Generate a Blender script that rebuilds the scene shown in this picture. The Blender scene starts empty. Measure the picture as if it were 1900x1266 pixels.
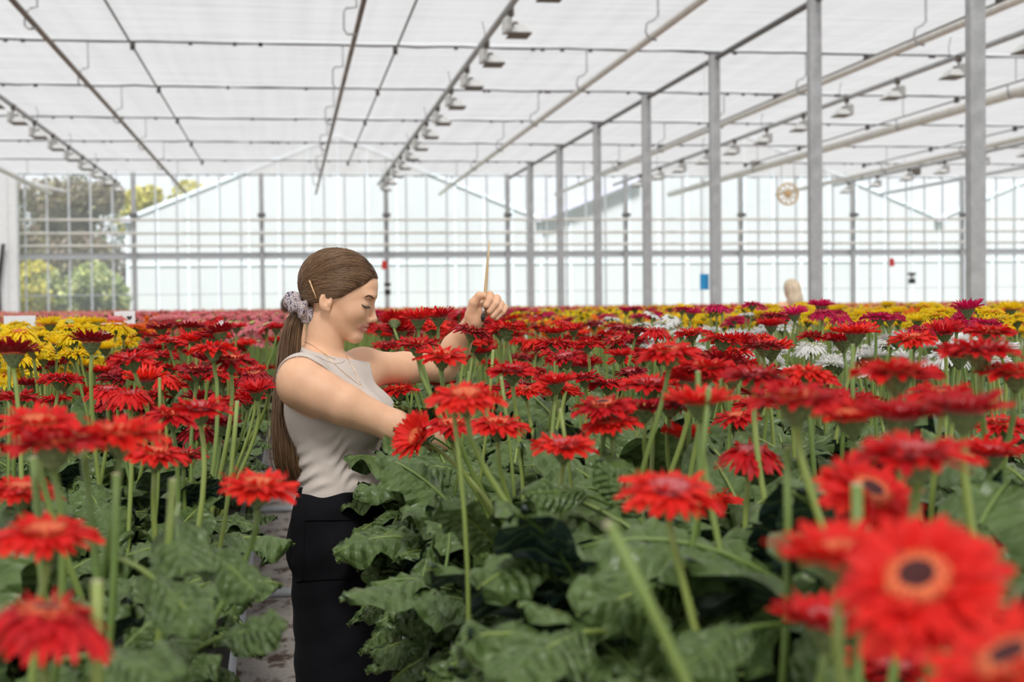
import bpy, bmesh, math, random
import numpy as np
from mathutils import Vector, Matrix, Euler, noise
from mathutils.bvhtree import BVHTree

random.seed(7)
rng = np.random.default_rng(7)
SC = bpy.context.scene
COL = SC.collection
PI = math.pi

# ------------------------------------------------------------------ camera
FPX = 2640.0
CAMZ = 1.56
CAM = Vector((0.0, 0.0, CAMZ))
YAW, PITCH, ROLL = math.radians(8.93), math.radians(1.48), math.radians(0.60)
FWD = Vector((math.sin(YAW) * math.cos(PITCH), math.cos(YAW) * math.cos(PITCH), -math.sin(PITCH)))
R0 = Vector((math.cos(YAW), -math.sin(YAW), 0.0))
U0 = R0.cross(FWD)
RT = R0 * math.cos(ROLL) - U0 * math.sin(ROLL)
UP = U0 * math.cos(ROLL) + R0 * math.sin(ROLL)
cam_d = bpy.data.cameras.new('camera')
cam = bpy.data.objects.new('camera', cam_d)
COL.objects.link(cam)
cam_d.sensor_width = 36.0
cam_d.lens = 36.0 * FPX / 1900.0
cam_d.clip_start = 0.05
cam_d.clip_end = 400
cam_d.dof.use_dof = True
cam_d.dof.focus_distance = 3.68
cam_d.dof.aperture_fstop = 4.4
m = Matrix((RT, UP, -FWD)).transposed().to_4x4()
m.translation = CAM
cam.matrix_world = m
SC.camera = cam

# ------------------------------------------------------------------ world, sun, exposure
w = bpy.data.worlds.new('overcast_sky')
SC.world = w
w.use_nodes = True
bg = w.node_tree.nodes['Background']
bg.inputs['Color'].default_value = (0.94, 0.97, 1.0, 1)
bg.inputs['Strength'].default_value = 1.1
sun_d = bpy.data.lights.new('sun', 'SUN')
sun_d.energy = 9.5
sun_d.angle = math.radians(12)
sun_d.color = (1.0, 0.975, 0.94)
sun = bpy.data.objects.new('sun', sun_d)
COL.objects.link(sun)
sun.rotation_euler = (math.radians(38), math.radians(-3), 0)
SC.view_settings.view_transform = 'Standard'
SC.view_settings.look = 'None'
SC.view_settings.gamma = 1.0
SC.view_settings.use_curve_mapping = False
SC.view_settings.exposure = 0.12

# ------------------------------------------------------------------ helpers
def ray(px, py):
    return FWD + RT * ((px - 950.0) / FPX) + UP * ((633.0 - py) / FPX)
def pd(px, py, depth):
    return CAM + ray(px, py) * depth
def py_(px, py, Y):
    d = ray(px, py)
    return CAM + d * (Y / d.y)
def proj(p):
    v = Vector(p) - CAM
    z = v.dot(FWD)
    return 950 + FPX * v.dot(RT) / z, 633 - FPX * v.dot(UP) / z, z

def mesh_np(name, verts, faces, mat=None, smooth=True):
    me = bpy.data.meshes.new(name)
    me.from_pydata([tuple(v) for v in verts], [], [tuple(f) for f in faces])
    if smooth:
        me.polygons.foreach_set('use_smooth', [True] * len(me.polygons))
    if mat is not None:
        for mm in (mat if isinstance(mat, (list, tuple)) else [mat]):
            me.materials.append(mm)
    me.update()
    return me

def mesh_tri(name, V, F, mats=None, midx=None, smooth=False):
    """fast numpy mesh; F is (n,3) or (n,4)"""
    me = bpy.data.meshes.new(name)
    k = F.shape[1]
    me.vertices.add(len(V)); me.vertices.foreach_set('co', np.ascontiguousarray(V, dtype=np.float32).ravel())
    me.loops.add(F.size); me.loops.foreach_set('vertex_index', np.ascontiguousarray(F, dtype=np.int32).ravel())
    me.polygons.add(len(F))
    me.polygons.foreach_set('loop_start', np.arange(0, F.size, k, dtype=np.int32))
    if midx is not None:
        me.polygons.foreach_set('material_index', np.ascontiguousarray(midx, dtype=np.int32))
    me.polygons.foreach_set('use_smooth', np.full(len(F), smooth, dtype=bool))
    for mm in (mats or []):
        me.materials.append(mm)
    me.update(calc_edges=True)
    me.validate()
    return me

def obj(name, me, parent=None, loc=None, rot=None, scale=None):
    o = bpy.data.objects.new(name, me)
    COL.objects.link(o)
    if parent is not None:
        o.parent = parent
    if loc is not None: o.location = loc
    if rot is not None: o.rotation_euler = rot
    if scale is not None: o.scale = scale if not isinstance(scale, (int, float)) else (scale,) * 3
    return o

def tag(o, label=None, cat=None, group=None, kind=None):
    if label: o['label'] = label
    if cat: o['category'] = cat
    if group: o['group'] = group
    if kind: o['kind'] = kind
    return o

def empty(name, loc=(0, 0, 0), rz=0.0):
    o = bpy.data.objects.new(name, None)
    COL.objects.link(o)
    o.empty_display_size = 0.05
    o.location = loc
    o.rotation_euler = (0, 0, rz)
    return o

class MB:
    """collects simple shapes into one mesh"""
    def __init__(s): s.v = []; s.f = []; s.mi = []; s.cur = 0
    def box(s, lo, hi):
        b = len(s.v)
        for z in (lo[2], hi[2]):
            s.v += [(lo[0], lo[1], z), (hi[0], lo[1], z), (hi[0], hi[1], z), (lo[0], hi[1], z)]
        q = [(0, 3, 2, 1), (4, 5, 6, 7), (0, 1, 5, 4), (1, 2, 6, 5), (2, 3, 7, 6), (3, 0, 4, 7)]
        s.f += [tuple(b + i for i in f) for f in q]; s.mi += [s.cur] * 6
        return s
    def tube(s, pts, rad, n=8, cap=True):
        pts = [Vector(p) for p in pts]
        rs = rad if isinstance(rad, (list, tuple)) else [rad] * len(pts)
        b = len(s.v)
        t0 = (pts[1] - pts[0]).normalized()
        ref = Vector((0, 0, 1)) if abs(t0.z) < 0.9 else Vector((1, 0, 0))
        nx = t0.cross(ref).normalized()
        for i, p in enumerate(pts):
            t = (pts[min(i + 1, len(pts) - 1)] - pts[max(i - 1, 0)]).normalized()
            nx = (nx - t * nx.dot(t)).normalized()
            ny = t.cross(nx)
            for k in range(n):
                a = 2 * PI * k / n
                s.v.append(tuple(p + nx * (rs[i] * math.cos(a)) + ny * (rs[i] * math.sin(a))))
        for i in range(len(pts) - 1):
            for k in range(n):
                k2 = (k + 1) % n
                s.f.append((b + i * n + k, b + i * n + k2, b + (i + 1) * n + k2, b + (i + 1) * n + k)); s.mi.append(s.cur)
        if cap:
            s.f.append(tuple(b + k for k in reversed(range(n)))); s.mi.append(s.cur)
            e = b + (len(pts) - 1) * n
            s.f.append(tuple(e + k for k in range(n))); s.mi.append(s.cur)
        return s
    def lathe(s, prof, n=16, cen=(0, 0, 0), jit=None):
        b = len(s.v)
        for (r, z) in prof:
            for k in range(n):
                a = 2 * PI * k / n
                rr = r * (1 + (jit(a, z) if jit else 0))
                s.v.append((cen[0] + rr * math.cos(a), cen[1] + rr * math.sin(a), cen[2] + z))
        for i in range(len(prof) - 1):
            for k in range(n):
                k2 = (k + 1) % n
                s.f.append((b + i * n + k, b + i * n + k2, b + (i + 1) * n + k2, b + (i + 1) * n + k)); s.mi.append(s.cur)
        s.f.append(tuple(b + k for k in reversed(range(n)))); s.mi.append(s.cur)
        e = b + (len(prof) - 1) * n
        s.f.append(tuple(e + k for k in range(n))); s.mi.append(s.cur)
        return s
    def prism(s, poly, y0, y1):
        """poly of (x,z) extruded along y"""
        b = len(s.v); n = len(poly)
        s.v += [(x, y0, z) for x, z in poly] + [(x, y1, z) for x, z in poly]
        s.f.append(tuple(b + i for i in range(n))); s.f.append(tuple(b + n + i for i in reversed(range(n)))); s.mi += [s.cur] * 2
        for i in range(n):
            j = (i + 1) % n
            s.f.append((b + j, b + i, b + n + i, b + n + j)); s.mi.append(s.cur)
        return s
    def mesh(s, name, mat, smooth=False):
        me = mesh_np(name, s.v, s.f, mat, smooth)
        if any(s.mi): me.polygons.foreach_set('material_index', s.mi)
        return me
    def build(s, name, mat, parent=None, smooth=False, **k):
        return obj(name, s.mesh(name, mat, smooth), parent, **k)

# ------------------------------------------------------------------ materials
def nodes_of(name):
    ma = bpy.data.materials.new(name)
    ma.use_nodes = True
    nt = ma.node_tree
    return ma, nt, nt.nodes['Principled BSDF'], nt.nodes['Material Output']

def N(nt, typ, **kw):
    n = nt.nodes.new(typ)
    for k, v in kw.items():
        if k.startswith('_'): setattr(n, k[1:], v)
        else: n.inputs[k].default_value = v
    return n

def ramp(nt, stops, src):
    r = nt.nodes.new('ShaderNodeValToRGB')
    el = r.color_ramp.elements
    while len(el) < len(stops): el.new(0.5)
    for e, (p, c) in zip(el, stops):
        e.position = p; e.color = (*c, 1)
    nt.links.new(src, r.inputs['Fac'])
    return r.outputs['Color']

def simple(name, col, rough=0.5, metal=0.0, var=0.0, scale=20.0, bump=0.0, coord='Object', stretch=None, spec=0.5):
    ma, nt, b, out = nodes_of(name)
    b.inputs['Roughness'].default_value = rough
    b.inputs['Metallic'].default_value = metal
    b.inputs['Specular IOR Level'].default_value = spec
    tc = N(nt, 'ShaderNodeTexCoord')
    src = tc.outputs[coord]
    if stretch:
        mp = N(nt, 'ShaderNodeMapping'); mp.inputs['Scale'].default_value = stretch
        nt.links.new(src, mp.inputs['Vector']); src = mp.outputs['Vector']
    nz = N(nt, 'ShaderNodeTexNoise', Scale=scale, Detail=4.0)
    nt.links.new(src, nz.inputs['Vector'])
    lo = tuple(max(0, c * (1 - var)) for c in col); hi = tuple(min(1, c * (1 + var)) for c in col)
    nt.links.new(ramp(nt, [(0.3, lo), (0.7, hi)], nz.outputs['Fac']), b.inputs['Base Color'])
    if bump:
        bp = N(nt, 'ShaderNodeBump', Strength=bump, Distance=0.01)
        nt.links.new(nz.outputs['Fac'], bp.inputs['Height']); nt.links.new(bp.outputs['Normal'], b.inputs['Normal'])
    return ma

def add_translucent(ma, nt, b, out, color_socket, amount):
    tr = N(nt, 'ShaderNodeBsdfTranslucent')
    if isinstance(color_socket, tuple): tr.inputs['Color'].default_value = (*color_socket, 1)
    else: nt.links.new(color_socket, tr.inputs['Color'])
    mx = N(nt, 'ShaderNodeMixShader'); mx.inputs['Fac'].default_value = amount
    nt.links.new(b.outputs[0], mx.inputs[1]); nt.links.new(tr.outputs[0], mx.inputs[2])
    nt.links.new(mx.outputs[0], out.inputs['Surface'])

def petal_mat(name, lo, mid, hi, trans=0.3):
    ma, nt, b, out = nodes_of(name)
    oi = N(nt, 'ShaderNodeObjectInfo')
    ge = N(nt, 'ShaderNodeNewGeometry')
    ad = N(nt, 'ShaderNodeMath', _operation='MULTIPLY_ADD'); ad.inputs[1].default_value = 0.35
    nt.links.new(ge.outputs['Random Per Island'], ad.inputs[0])
    m2 = N(nt, 'ShaderNodeMath', _operation='MULTIPLY'); m2.inputs[1].default_value = 0.65
    nt.links.new(oi.outputs['Random'], m2.inputs[0]); nt.links.new(m2.outputs[0], ad.inputs[2])
    c = ramp(nt, [(0.0, lo), (0.5, mid), (1.0, hi)], ad.outputs[0])
    nt.links.new(c, b.inputs['Base Color'])
    b.inputs['Roughness'].default_value = 0.5
    b.inputs['Specular IOR Level'].default_value = 0.3
    b.inputs['Sheen Weight'].default_value = 0.04
    b.inputs['Sheen Roughness'].default_value = 0.4
    add_translucent(ma, nt, b, out, c, trans)
    return ma

M = {}
M['red'] = petal_mat('red_petal', (0.40, 0.004, 0.012), (0.66, 0.008, 0.012), (0.80, 0.018, 0.012))
M['bright_red'] = petal_mat('scarlet_petal', (0.74, 0.012, 0.012), (0.84, 0.022, 0.014), (0.9, 0.045, 0.02))
M['dark_red'] = petal_mat('crimson_petal', (0.26, 0.004, 0.012), (0.36, 0.006, 0.014), (0.48, 0.008, 0.016), 0.2)
M['yellow'] = petal_mat('yellow_petal', (0.90, 0.60, 0.01), (0.95, 0.69, 0.012), (0.98, 0.76, 0.03), 0.45)
M['orange'] = petal_mat('orange_petal', (0.85, 0.14, 0.01), (0.92, 0.2, 0.012), (0.95, 0.3, 0.02), 0.42)
M['magenta'] = petal_mat('magenta_petal', (0.5, 0.006, 0.07), (0.66, 0.01, 0.1), (0.75, 0.02, 0.16), 0.4)
M['pink'] = petal_mat('pink_petal', (0.85, 0.22, 0.27), (0.9, 0.32, 0.36), (0.93, 0.45, 0.46), 0.45)
M['salmon'] = petal_mat('salmon_petal', (0.8, 0.16, 0.14), (0.88, 0.25, 0.2), (0.9, 0.36, 0.3), 0.45)
M['white'] = petal_mat('white_petal', (0.85, 0.84, 0.82), (0.9, 0.89, 0.87), (0.93, 0.92, 0.9), 0.4)
M['crimson_pink'] = petal_mat('rose_petal', (0.6, 0.03, 0.08), (0.72, 0.06, 0.12), (0.8, 0.12, 0.2))

def centre_mat(name, a, b_, c):
    ma, nt, b, out = nodes_of(name)
    tc = N(nt, 'ShaderNodeTexCoord')
    v = N(nt, 'ShaderNodeTexVoronoi', Scale=420.0)
    nt.links.new(tc.outputs['Object'], v.inputs['Vector'])
    nt.links.new(ramp(nt, [(0.0, a), (0.35, b_), (0.7, c)], v.outputs['Distance']), b.inputs['Base Color'])
    bp = N(nt, 'ShaderNodeBump', Strength=0.8, Distance=0.002); bp.invert = True
    nt.links.new(v.outputs['Distance'], bp.inputs['Height']); nt.links.new(bp.outputs['Normal'], b.inputs['Normal'])
    b.inputs['Roughness'].default_value = 0.6
    return ma
M['c_dusty'] = centre_mat('dusty_pink_florets', (0.9, 0.55, 0.52), (0.72, 0.16, 0.16), (0.35, 0.01, 0.02))
M['c_orange'] = centre_mat('orange_florets', (0.95, 0.5, 0.2), (0.85, 0.2, 0.05), (0.6, 0.04, 0.02))
M['c_dark'] = centre_mat('dark_florets', (0.16, 0.02, 0.015), (0.08, 0.006, 0.006), (0.03, 0.002, 0.003))
M['c_green'] = centre_mat('greenish_florets', (0.7, 0.7, 0.3), (0.5, 0.5, 0.12), (0.3, 0.3, 0.06))
M['calyx'] = simple('calyx_green', (0.16, 0.2, 0.075), 0.6, var=0.4, scale=160, bump=0.3)
def stem_mat(name, c1, c2):
    ma, nt, b, out = nodes_of(name)
    oi = N(nt, 'ShaderNodeObjectInfo')
    nt.links.new(ramp(nt, [(0, c1), (1, c2)], oi.outputs['Random']), b.inputs['Base Color'])
    b.inputs['Roughness'].default_value = 0.45
    tc = N(nt, 'ShaderNodeTexCoord')
    mp = N(nt, 'ShaderNodeMapping'); mp.inputs['Scale'].default_value = (600, 600, 20)
    nt.links.new(tc.outputs['Object'], mp.inputs['Vector'])
    nz = N(nt, 'ShaderNodeTexNoise', Scale=1.0, Detail=2.0); nt.links.new(mp.outputs[0], nz.inputs['Vector'])
    bp = N(nt, 'ShaderNodeBump', Strength=0.25, Distance=0.001)
    nt.links.new(nz.outputs['Fac'], bp.inputs['Height']); nt.links.new(bp.outputs['Normal'], b.inputs['Normal'])
    return ma
M['stem'] = stem_mat('stem_green', (0.13, 0.21, 0.045), (0.28, 0.35, 0.08))

def leaf_mat(name='gerbera_leaf', stops=None):
    ma, nt, b, out = nodes_of(name)
    tc = N(nt, 'ShaderNodeTexCoord')
    oi = N(nt, 'ShaderNodeObjectInfo')
    ge = N(nt, 'ShaderNodeNewGeometry')
    # per-leaf colour of the upper side
    up = ramp(nt, stops or [(0.0, (0.014, 0.033, 0.027)), (0.35, (0.022, 0.046, 0.035)), (0.7, (0.038, 0.068, 0.047)), (1.0, (0.078, 0.118, 0.06))], oi.outputs['Random'])
    un = N(nt, 'ShaderNodeMix', _data_type='RGBA'); un.inputs['B'].default_value = (0.11, 0.175, 0.05, 1)
    nt.links.new(ge.outputs['Backfacing'], un.inputs['Factor']); nt.links.new(up, un.inputs['A'])
    # veins from the stored leaf coordinate (x along, y across)
    at = N(nt, 'ShaderNodeAttribute', _attribute_name='leaf_uv')
    sx = N(nt, 'ShaderNodeSeparateXYZ'); nt.links.new(at.outputs['Vector'], sx.inputs[0])
    ab = N(nt, 'ShaderNodeMath', _operation='ABSOLUTE'); nt.links.new(sx.outputs['Y'], ab.inputs[0])
    # secondary veins slant forward
    c1 = N(nt, 'ShaderNodeMath', _operation='MULTIPLY_ADD'); c1.inputs[1].default_value = -0.16
    nt.links.new(ab.outputs[0], c1.inputs[0]); nt.links.new(sx.outputs['X'], c1.inputs[2])
    c2 = N(nt, 'ShaderNodeMath', _operation='MULTIPLY'); c2.inputs[1].default_value = 9.0; nt.links.new(c1.outputs[0], c2.inputs[0])
    fr = N(nt, 'ShaderNodeMath', _operation='PINGPONG'); fr.inputs[1].default_value = 0.5; nt.links.new(c2.outputs[0], fr.inputs[0])
    mn = N(nt, 'ShaderNodeMath', _operation='MINIMUM')
    k = N(nt, 'ShaderNodeMath', _operation='MULTIPLY'); k.inputs[1].default_value = 2.2; nt.links.new(ab.outputs[0], k.inputs[0])
    nt.links.new(k.outputs[0], mn.inputs[0]); nt.links.new(fr.outputs[0], mn.inputs[1])
    vein = N(nt, 'ShaderNodeMapRange'); vein.inputs['From Min'].default_value = 0.0; vein.inputs['From Max'].default_value = 0.11
    vein.inputs['To Min'].default_value = 1.0; vein.inputs['To Max'].default_value = 0.0
    nt.links.new(mn.outputs[0], vein.inputs['Value'])
    vm = N(nt, 'ShaderNodeMath', _operation='MULTIPLY'); vm.inputs[1].default_value = 0.5; nt.links.new(vein.outputs[0], vm.inputs[0])
    mx = N(nt, 'ShaderNodeMix', _data_type='RGBA'); mx.inputs['B'].default_value = (0.15, 0.22, 0.08, 1)
    nt.links.new(vm.outputs[0], mx.inputs['Factor']); nt.links.new(un.outputs['Result'], mx.inputs['A'])
    nz = N(nt, 'ShaderNodeTexNoise', Scale=45.0, Detail=5.0); nt.links.new(tc.outputs['Object'], nz.inputs['Vector'])
    mm = N(nt, 'ShaderNodeMix', _data_type='RGBA', _blend_type='MULTIPLY'); mm.inputs['Factor'].default_value = 0.55
    nt.links.new(mx.outputs['Result'], mm.inputs['A'])
    nt.links.new(ramp(nt, [(0.3, (0.65, 0.7, 0.7)), (0.7, (1.2, 1.15, 1.1))], nz.outputs['Fac']), mm.inputs['B'])
    col = mm.outputs['Result']
    nt.links.new(col, b.inputs['Base Color'])
    b.inputs['Roughness'].default_value = 0.38
    b.inputs['Specular IOR Level'].default_value = 0.45
    vo = N(nt, 'ShaderNodeTexVoronoi', Scale=48.0); nt.links.new(tc.outputs['Object'], vo.inputs['Vector'])
    hs = N(nt, 'ShaderNodeMath', _operation='MULTIPLY_ADD'); hs.inputs[1].default_value = -0.9
    nt.links.new(vo.outputs['Distance'], hs.inputs[0]); nt.links.new(mn.outputs[0], hs.inputs[2])
    bp = N(nt, 'ShaderNodeBump', Strength=1.0, Distance=0.009)
    nt.links.new(hs.outputs[0], bp.inputs['Height']); nt.links.new(bp.outputs['Normal'], b.inputs['Normal'])
    add_translucent(ma, nt, b, out, col, 0.10)
    return ma
M['leaf'] = leaf_mat()
M['leaf_light'] = leaf_mat('young_gerbera_leaf', [(0.0, (0.10, 0.16, 0.055)), (1.0, (0.17, 0.24, 0.08))])
M['steel'] = simple('galvanised_steel', (0.42, 0.43, 0.44), 0.5, 0.15, var=0.14, scale=9, bump=0.03)
M['steel_dark'] = simple('weathered_steel', (0.16, 0.155, 0.155), 0.55, 0.3, var=0.3, scale=25)
M['steel_light'] = simple('pale_zinc', (0.62, 0.65, 0.68), 0.5, 0.1, var=0.08, scale=15)
M['rust'] = simple('rusty_pipe', (0.26, 0.22, 0.19), 0.6, 0.2, var=0.35, scale=6, stretch=(1, 0.3, 1))
M['pipe_cream'] = simple('cream_painted_pipe', (0.70, 0.68, 0.63), 0.45, 0, var=0.12, scale=8)
M['white_paint'] = simple('white_paint', (0.78, 0.79, 0.79), 0.45, var=0.06, scale=10)
M['wire'] = simple('dark_wire', (0.07, 0.062, 0.06), 0.6, var=0.3, scale=30)
M['black'] = simple('black_plastic', (0.02, 0.02, 0.022), 0.45, var=0.3, scale=40)
M['lamp_white'] = simple('lamp_housing', (0.62, 0.62, 0.6), 0.4, var=0.08, scale=20)
M['lamp_dark'] = simple('lamp_underside', (0.12, 0.1, 0.085), 0.5, var=0.2, scale=30)
M['red_plastic'] = simple('red_plastic', (0.6, 0.03, 0.02), 0.4, var=0.1, scale=20)
M['blue_card'] = simple('blue_sticky_card', (0.03, 0.33, 0.7), 0.4, var=0.08, scale=20)
M['card'] = simple('white_card', (0.85, 0.86, 0.87), 0.5, var=0.04, scale=20)
M['wood'] = simple('pale_wood', (0.62, 0.45, 0.25), 0.5, var=0.18, scale=8, stretch=(12, 12, 0.6))

# ------------------------------------------------------------------ large structure
D = 4.5                     # bay length along the house
HC = 4.16                   # screen above camera
ZC = CAMZ + HC
YW = 45.2                   # far wall
X0, X1, YB = -18.0, 34.0, -13.0
TR = [YW - D * k for k in range(0, 13)]     # truss lines

def ground_cloth():
    ma, nt, b, out = nodes_of('ground_cloth')
    tc = N(nt, 'ShaderNodeTexCoord')
    mp = N(nt, 'ShaderNodeMapping'); mp.inputs['Scale'].default_value = (1.0, 0.55, 1)
    nt.links.new(tc.outputs['Object'], mp.inputs['Vector'])
    n1 = N(nt, 'ShaderNodeTexNoise', Scale=9.0, Detail=9.0, Roughness=0.68); nt.links.new(mp.outputs[0], n1.inputs['Vector'])
    n2 = N(nt, 'ShaderNodeTexNoise', Scale=70.0, Detail=6.0); nt.links.new(tc.outputs['Object'], n2.inputs['Vector'])
    base = ramp(nt, [(0.25, (0.34, 0.295, 0.26)), (0.75, (0.55, 0.50, 0.46))], n2.outputs['Fac'])
    dirt = ramp(nt, [(0.50, (0, 0, 0)), (0.60, (1, 1, 1))], n1.outputs['Fac'])
    mx = N(nt, 'ShaderNodeMix', _data_type='RGBA'); mx.inputs['B'].default_value = (0.085, 0.045, 0.028, 1)
    nt.links.new(dirt, mx.inputs['Factor']); nt.links.new(base, mx.inputs['A'])
    nt.links.new(mx.outputs['Result'], b.inputs['Base Color'])
    b.inputs['Roughness'].default_value = 0.85
    bp = N(nt, 'ShaderNodeBump', Strength=0.6, Distance=0.01); nt.links.new(n1.outputs['Fac'], bp.inputs['Height'])
    nt.links.new(bp.outputs['Normal'], b.inputs['Normal'])
    return ma
fl = MB().box((X0, YB, -0.05), (X1, YW + 0.3, 0.0)).build('floor', ground_cloth())
tag(fl, 'dirty white ground cloth with brown litter covering the greenhouse floor', 'floor', kind='structure')
# heating pipes that lie across the aisle floor
for yy in (7.7, 10.9):
    MB().tube([(-0.5, yy, 0.028), (0.9, yy, 0.028)], 0.026, 8).build('floor_pipe', M['steel'], fl, smooth=True)
gd = MB().box((-120, YW + 0.3, -0.4), (150, 160, -0.3)).build('outside_ground', simple('outside_grass', (0.2, 0.24, 0.1), 0.9, var=0.4, scale=1.5))
tag(gd, 'rough grass ground outside beyond the far glass wall', 'ground', kind='structure')

def screen_mat():
    ma, nt, b, out = nodes_of('shade_screen')
    nt.nodes.remove(b)
    tc = N(nt, 'ShaderNodeTexCoord')
    mp = N(nt, 'ShaderNodeMapping'); mp.inputs['Scale'].default_value = (0.15, 2.6, 1)
    nt.links.new(tc.outputs['Object'], mp.inputs['Vector'])
    nz = N(nt, 'ShaderNodeTexNoise', Scale=2.2, Detail=6.0, Roughness=0.65); nt.links.new(mp.outputs[0], nz.inputs['Vector'])
    mp2 = N(nt, 'ShaderNodeMapping'); mp2.inputs['Scale'].default_value = (2.4, 0.05, 1)
    nt.links.new(tc.outputs['Object'], mp2.inputs['Vector'])
    n2 = N(nt, 'ShaderNodeTexNoise', Scale=1.6, Detail=3.0); nt.links.new(mp2.outputs[0], n2.inputs['Vector'])
    ml = N(nt, 'ShaderNodeMath', _operation='MULTIPLY_ADD'); ml.inputs[1].default_value = 0.5
    nt.links.new(n2.outputs['Fac'], ml.inputs[0]); nt.links.new(nz.outputs['Fac'], ml.inputs[2])
    c = ramp(nt, [(0.45, (0.235, 0.235, 0.238)), (0.85, (0.30, 0.30, 0.303))], ml.outputs[0])
    d = N(nt, 'ShaderNodeBsdfDiffuse'); t = N(nt, 'ShaderNodeBsdfTranslucent')
    nt.links.new(c, d.inputs['Color']); nt.links.new(c, t.inputs['Color'])
    mx = N(nt, 'ShaderNodeMixShader'); mx.inputs['Fac'].default_value = 0.66
    nt.links.new(d.outputs[0], mx.inputs[1]); nt.links.new(t.outputs[0], mx.inputs[2])
    tp = N(nt, 'ShaderNodeBsdfTransparent')              # open weave lets some sun straight through
    m2 = N(nt, 'ShaderNodeMixShader'); m2.inputs['Fac'].default_value = 0.15
    nt.links.new(mx.outputs[0], m2.inputs[1]); nt.links.new(tp.outputs[0], m2.inputs[2])
    nt.links.new(m2.outputs[0], out.inputs['Surface'])
    return ma
SCREEN = screen_mat()
ceil = empty('ceiling', (0, 0, ZC))
tag(ceil, 'white woven shade screen stretched flat overhead in strips', 'ceiling', kind='structure')
for k in range(len(TR) - 1):
    y1, y0 = TR[k], TR[k + 1]
    nx, ny = 60, 10
    V = []; F = []
    for j in range(ny + 1):
        t = j / ny
        for i in range(nx + 1):
            x = X0 + (X1 - X0) * i / nx
            sag = -0.03 * math.sin(PI * t) + 0.02 * noise.noise((x * 0.35, t * 6 + k * 7, 0)) * math.sin(PI * t) ** 0.5 + (0.015 * noise.noise((x * 2.1, k * 3.3, 5)) if j in (0, ny) else 0)
            V.append((x, y0 + 0.015 + (y1 - y0 - 0.03) * t, sag))
    for j in range(ny):
        for i in range(nx):
            a = j * (nx + 1) + i
            F.append((a, a + nx + 1, a + nx + 2, a + 1))
    obj('screen_strip', mesh_np('screen_strip', V, F, SCREEN), ceil)
for k, y in enumerate(TR):
    if y < 0: continue
    pts = [(X0 + (X1 - X0) * i / 150, y, -0.045 + 0.02 * noise.noise((i * 0.9, k * 5.1, 2.0))) for i in range(151)]
    rad = [0.017 + 0.012 * noise.noise((i * 0.6, k * 9.0, 8.0)) for i in range(151)]
    mb = MB().tube(pts, rad, 6)
    for q in range(60):
        xx = random.uniform(X0, X1)
        mb.box((xx - 0.03, y - 0.02, -0.085), (xx + 0.03, y + 0.02, -0.03))
    mb.build('seam_cord', M['wire'], ceil)

# ---- overhead pipes
ORD = ['nearest', 'second nearest', 'third nearest', 'fourth nearest', 'fifth nearest', 'sixth nearest', 'seventh nearest', 'eighth nearest', 'ninth nearest', 'tenth nearest', 'eleventh nearest', 'twelfth nearest', 'thirteenth nearest', 'fourteenth nearest']
def pipe(x, h, r, mat, label, hook=None, y0=-8.0, y1=YW - 0.4, name='heating_pipe', cat='pipe'):
    z = CAMZ + h
    root = empty(name, (x, 0, z)); tag(root, label, cat)
    MB().tube([(0, y0, 0), (0, (y0 + y1) / 2, 0), (0, y1, 0)], r, 10).build('tube', mat, root, smooth=True)
    if hook:
        for y in TR[1:]:
            if y < 8: continue
            top = HC - h - 0.05
            if hook == 'J':
                pts = [(0.05, y, top), (0.05, y, 0.2), (-0.04, y, 0.18)]
                MB().tube(pts, 0.013, 6).build('hanger_rod', M['steel'], root, smooth=True)
                pts = [(-0.05, y, 0.16), (-0.10, y, 0.12), (-0.10, y, -0.03), (-0.05, y, -0.07), (0.03, y, -0.06)]
            elif hook == 'D':
                pts = [(0.0, y, top), (0.0, y, 0.28), (-0.13, y, 0.27), (-0.16, y, 0.22), (-0.16, y, 0.0), (-0.12, y, -0.06), (0.02, y, -0.06)]
            else:
                pts = [(0.06, y, top), (0.06, y, 0.26), (0.0, y, 0.2), (-0.09, y, 0.16), (-0.11, y, 0.05), (-0.06, y, -0.05), (0.04, y, -0.06)]
            MB().tube(pts, 0.016, 6).build('hook', M['steel'], root, smooth=True)
    return root
pipe(-3.03, 3.5, 0.036, M['rust'], 'brownish overhead pipe on hooks, left of the two hung pipes at upper left', 'J')
pipe(0.91, 3.5, 0.034, M['rust'], 'rusty overhead pipe on hoop hooks, almost straight above the aisle', 'D')
pipe(4.78, 3.5, 0.05, M['pipe_cream'], 'beige overhead pipe on bent hooks left of the steel post row', 'S')
pipe(8.50, 3.5, 0.05, M['pipe_cream'], 'beige overhead pipe just right of the post row', 'S')
pipe(12.25, 3.5, 0.085, M['pipe_cream'], 'thick cream overhead pipe right of the right lamp pipe', 'J')
pipe(15.85, 3.5, 0.06, M['pipe_cream'], 'cream overhead pipe far right, third right of the post row', 'J')
pipe(19.35, 3.5, 0.05, M['steel_light'], 'pale overhead pipe furthest right, low above the flowers', None)
pipe(-7.05, 3.5, 0.06, M['pipe_cream'], 'pale overhead pipe furthest left, near the white column', 'J')
pipe(7.02, 4.02, 0.045, M['steel_dark'], 'dark grey tube running along the tops of the steel posts', None, name='truss_tube', cat='tube')
for x, lab, y1 in ((-2.31, 'thin dark screen guide rod overhead at upper left', YW - D), (1.74, 'thin dark screen guide rod overhead, above the woman', YW - D),
               (9.62, 'thin guide rod overhead, first right of the post row', YW - 1), (13.45, 'thin guide rod overhead, second right of the post row', YW - D), (17.15, 'thin guide rod overhead, third right of the post row', YW - D)):
    g = pipe(x, HC - 0.12, 0.017, M['steel_dark'], lab, None, y1=y1, name='guide_rod', cat='rod')
    for y in TR[1:]:
        if 6 < y <= y1 + 0.1:
            MB().box((-0.035, y - 0.05, -0.05), (0.035, y + 0.05, 0.06)).build('rod_clip', M['wire'], g)

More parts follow.
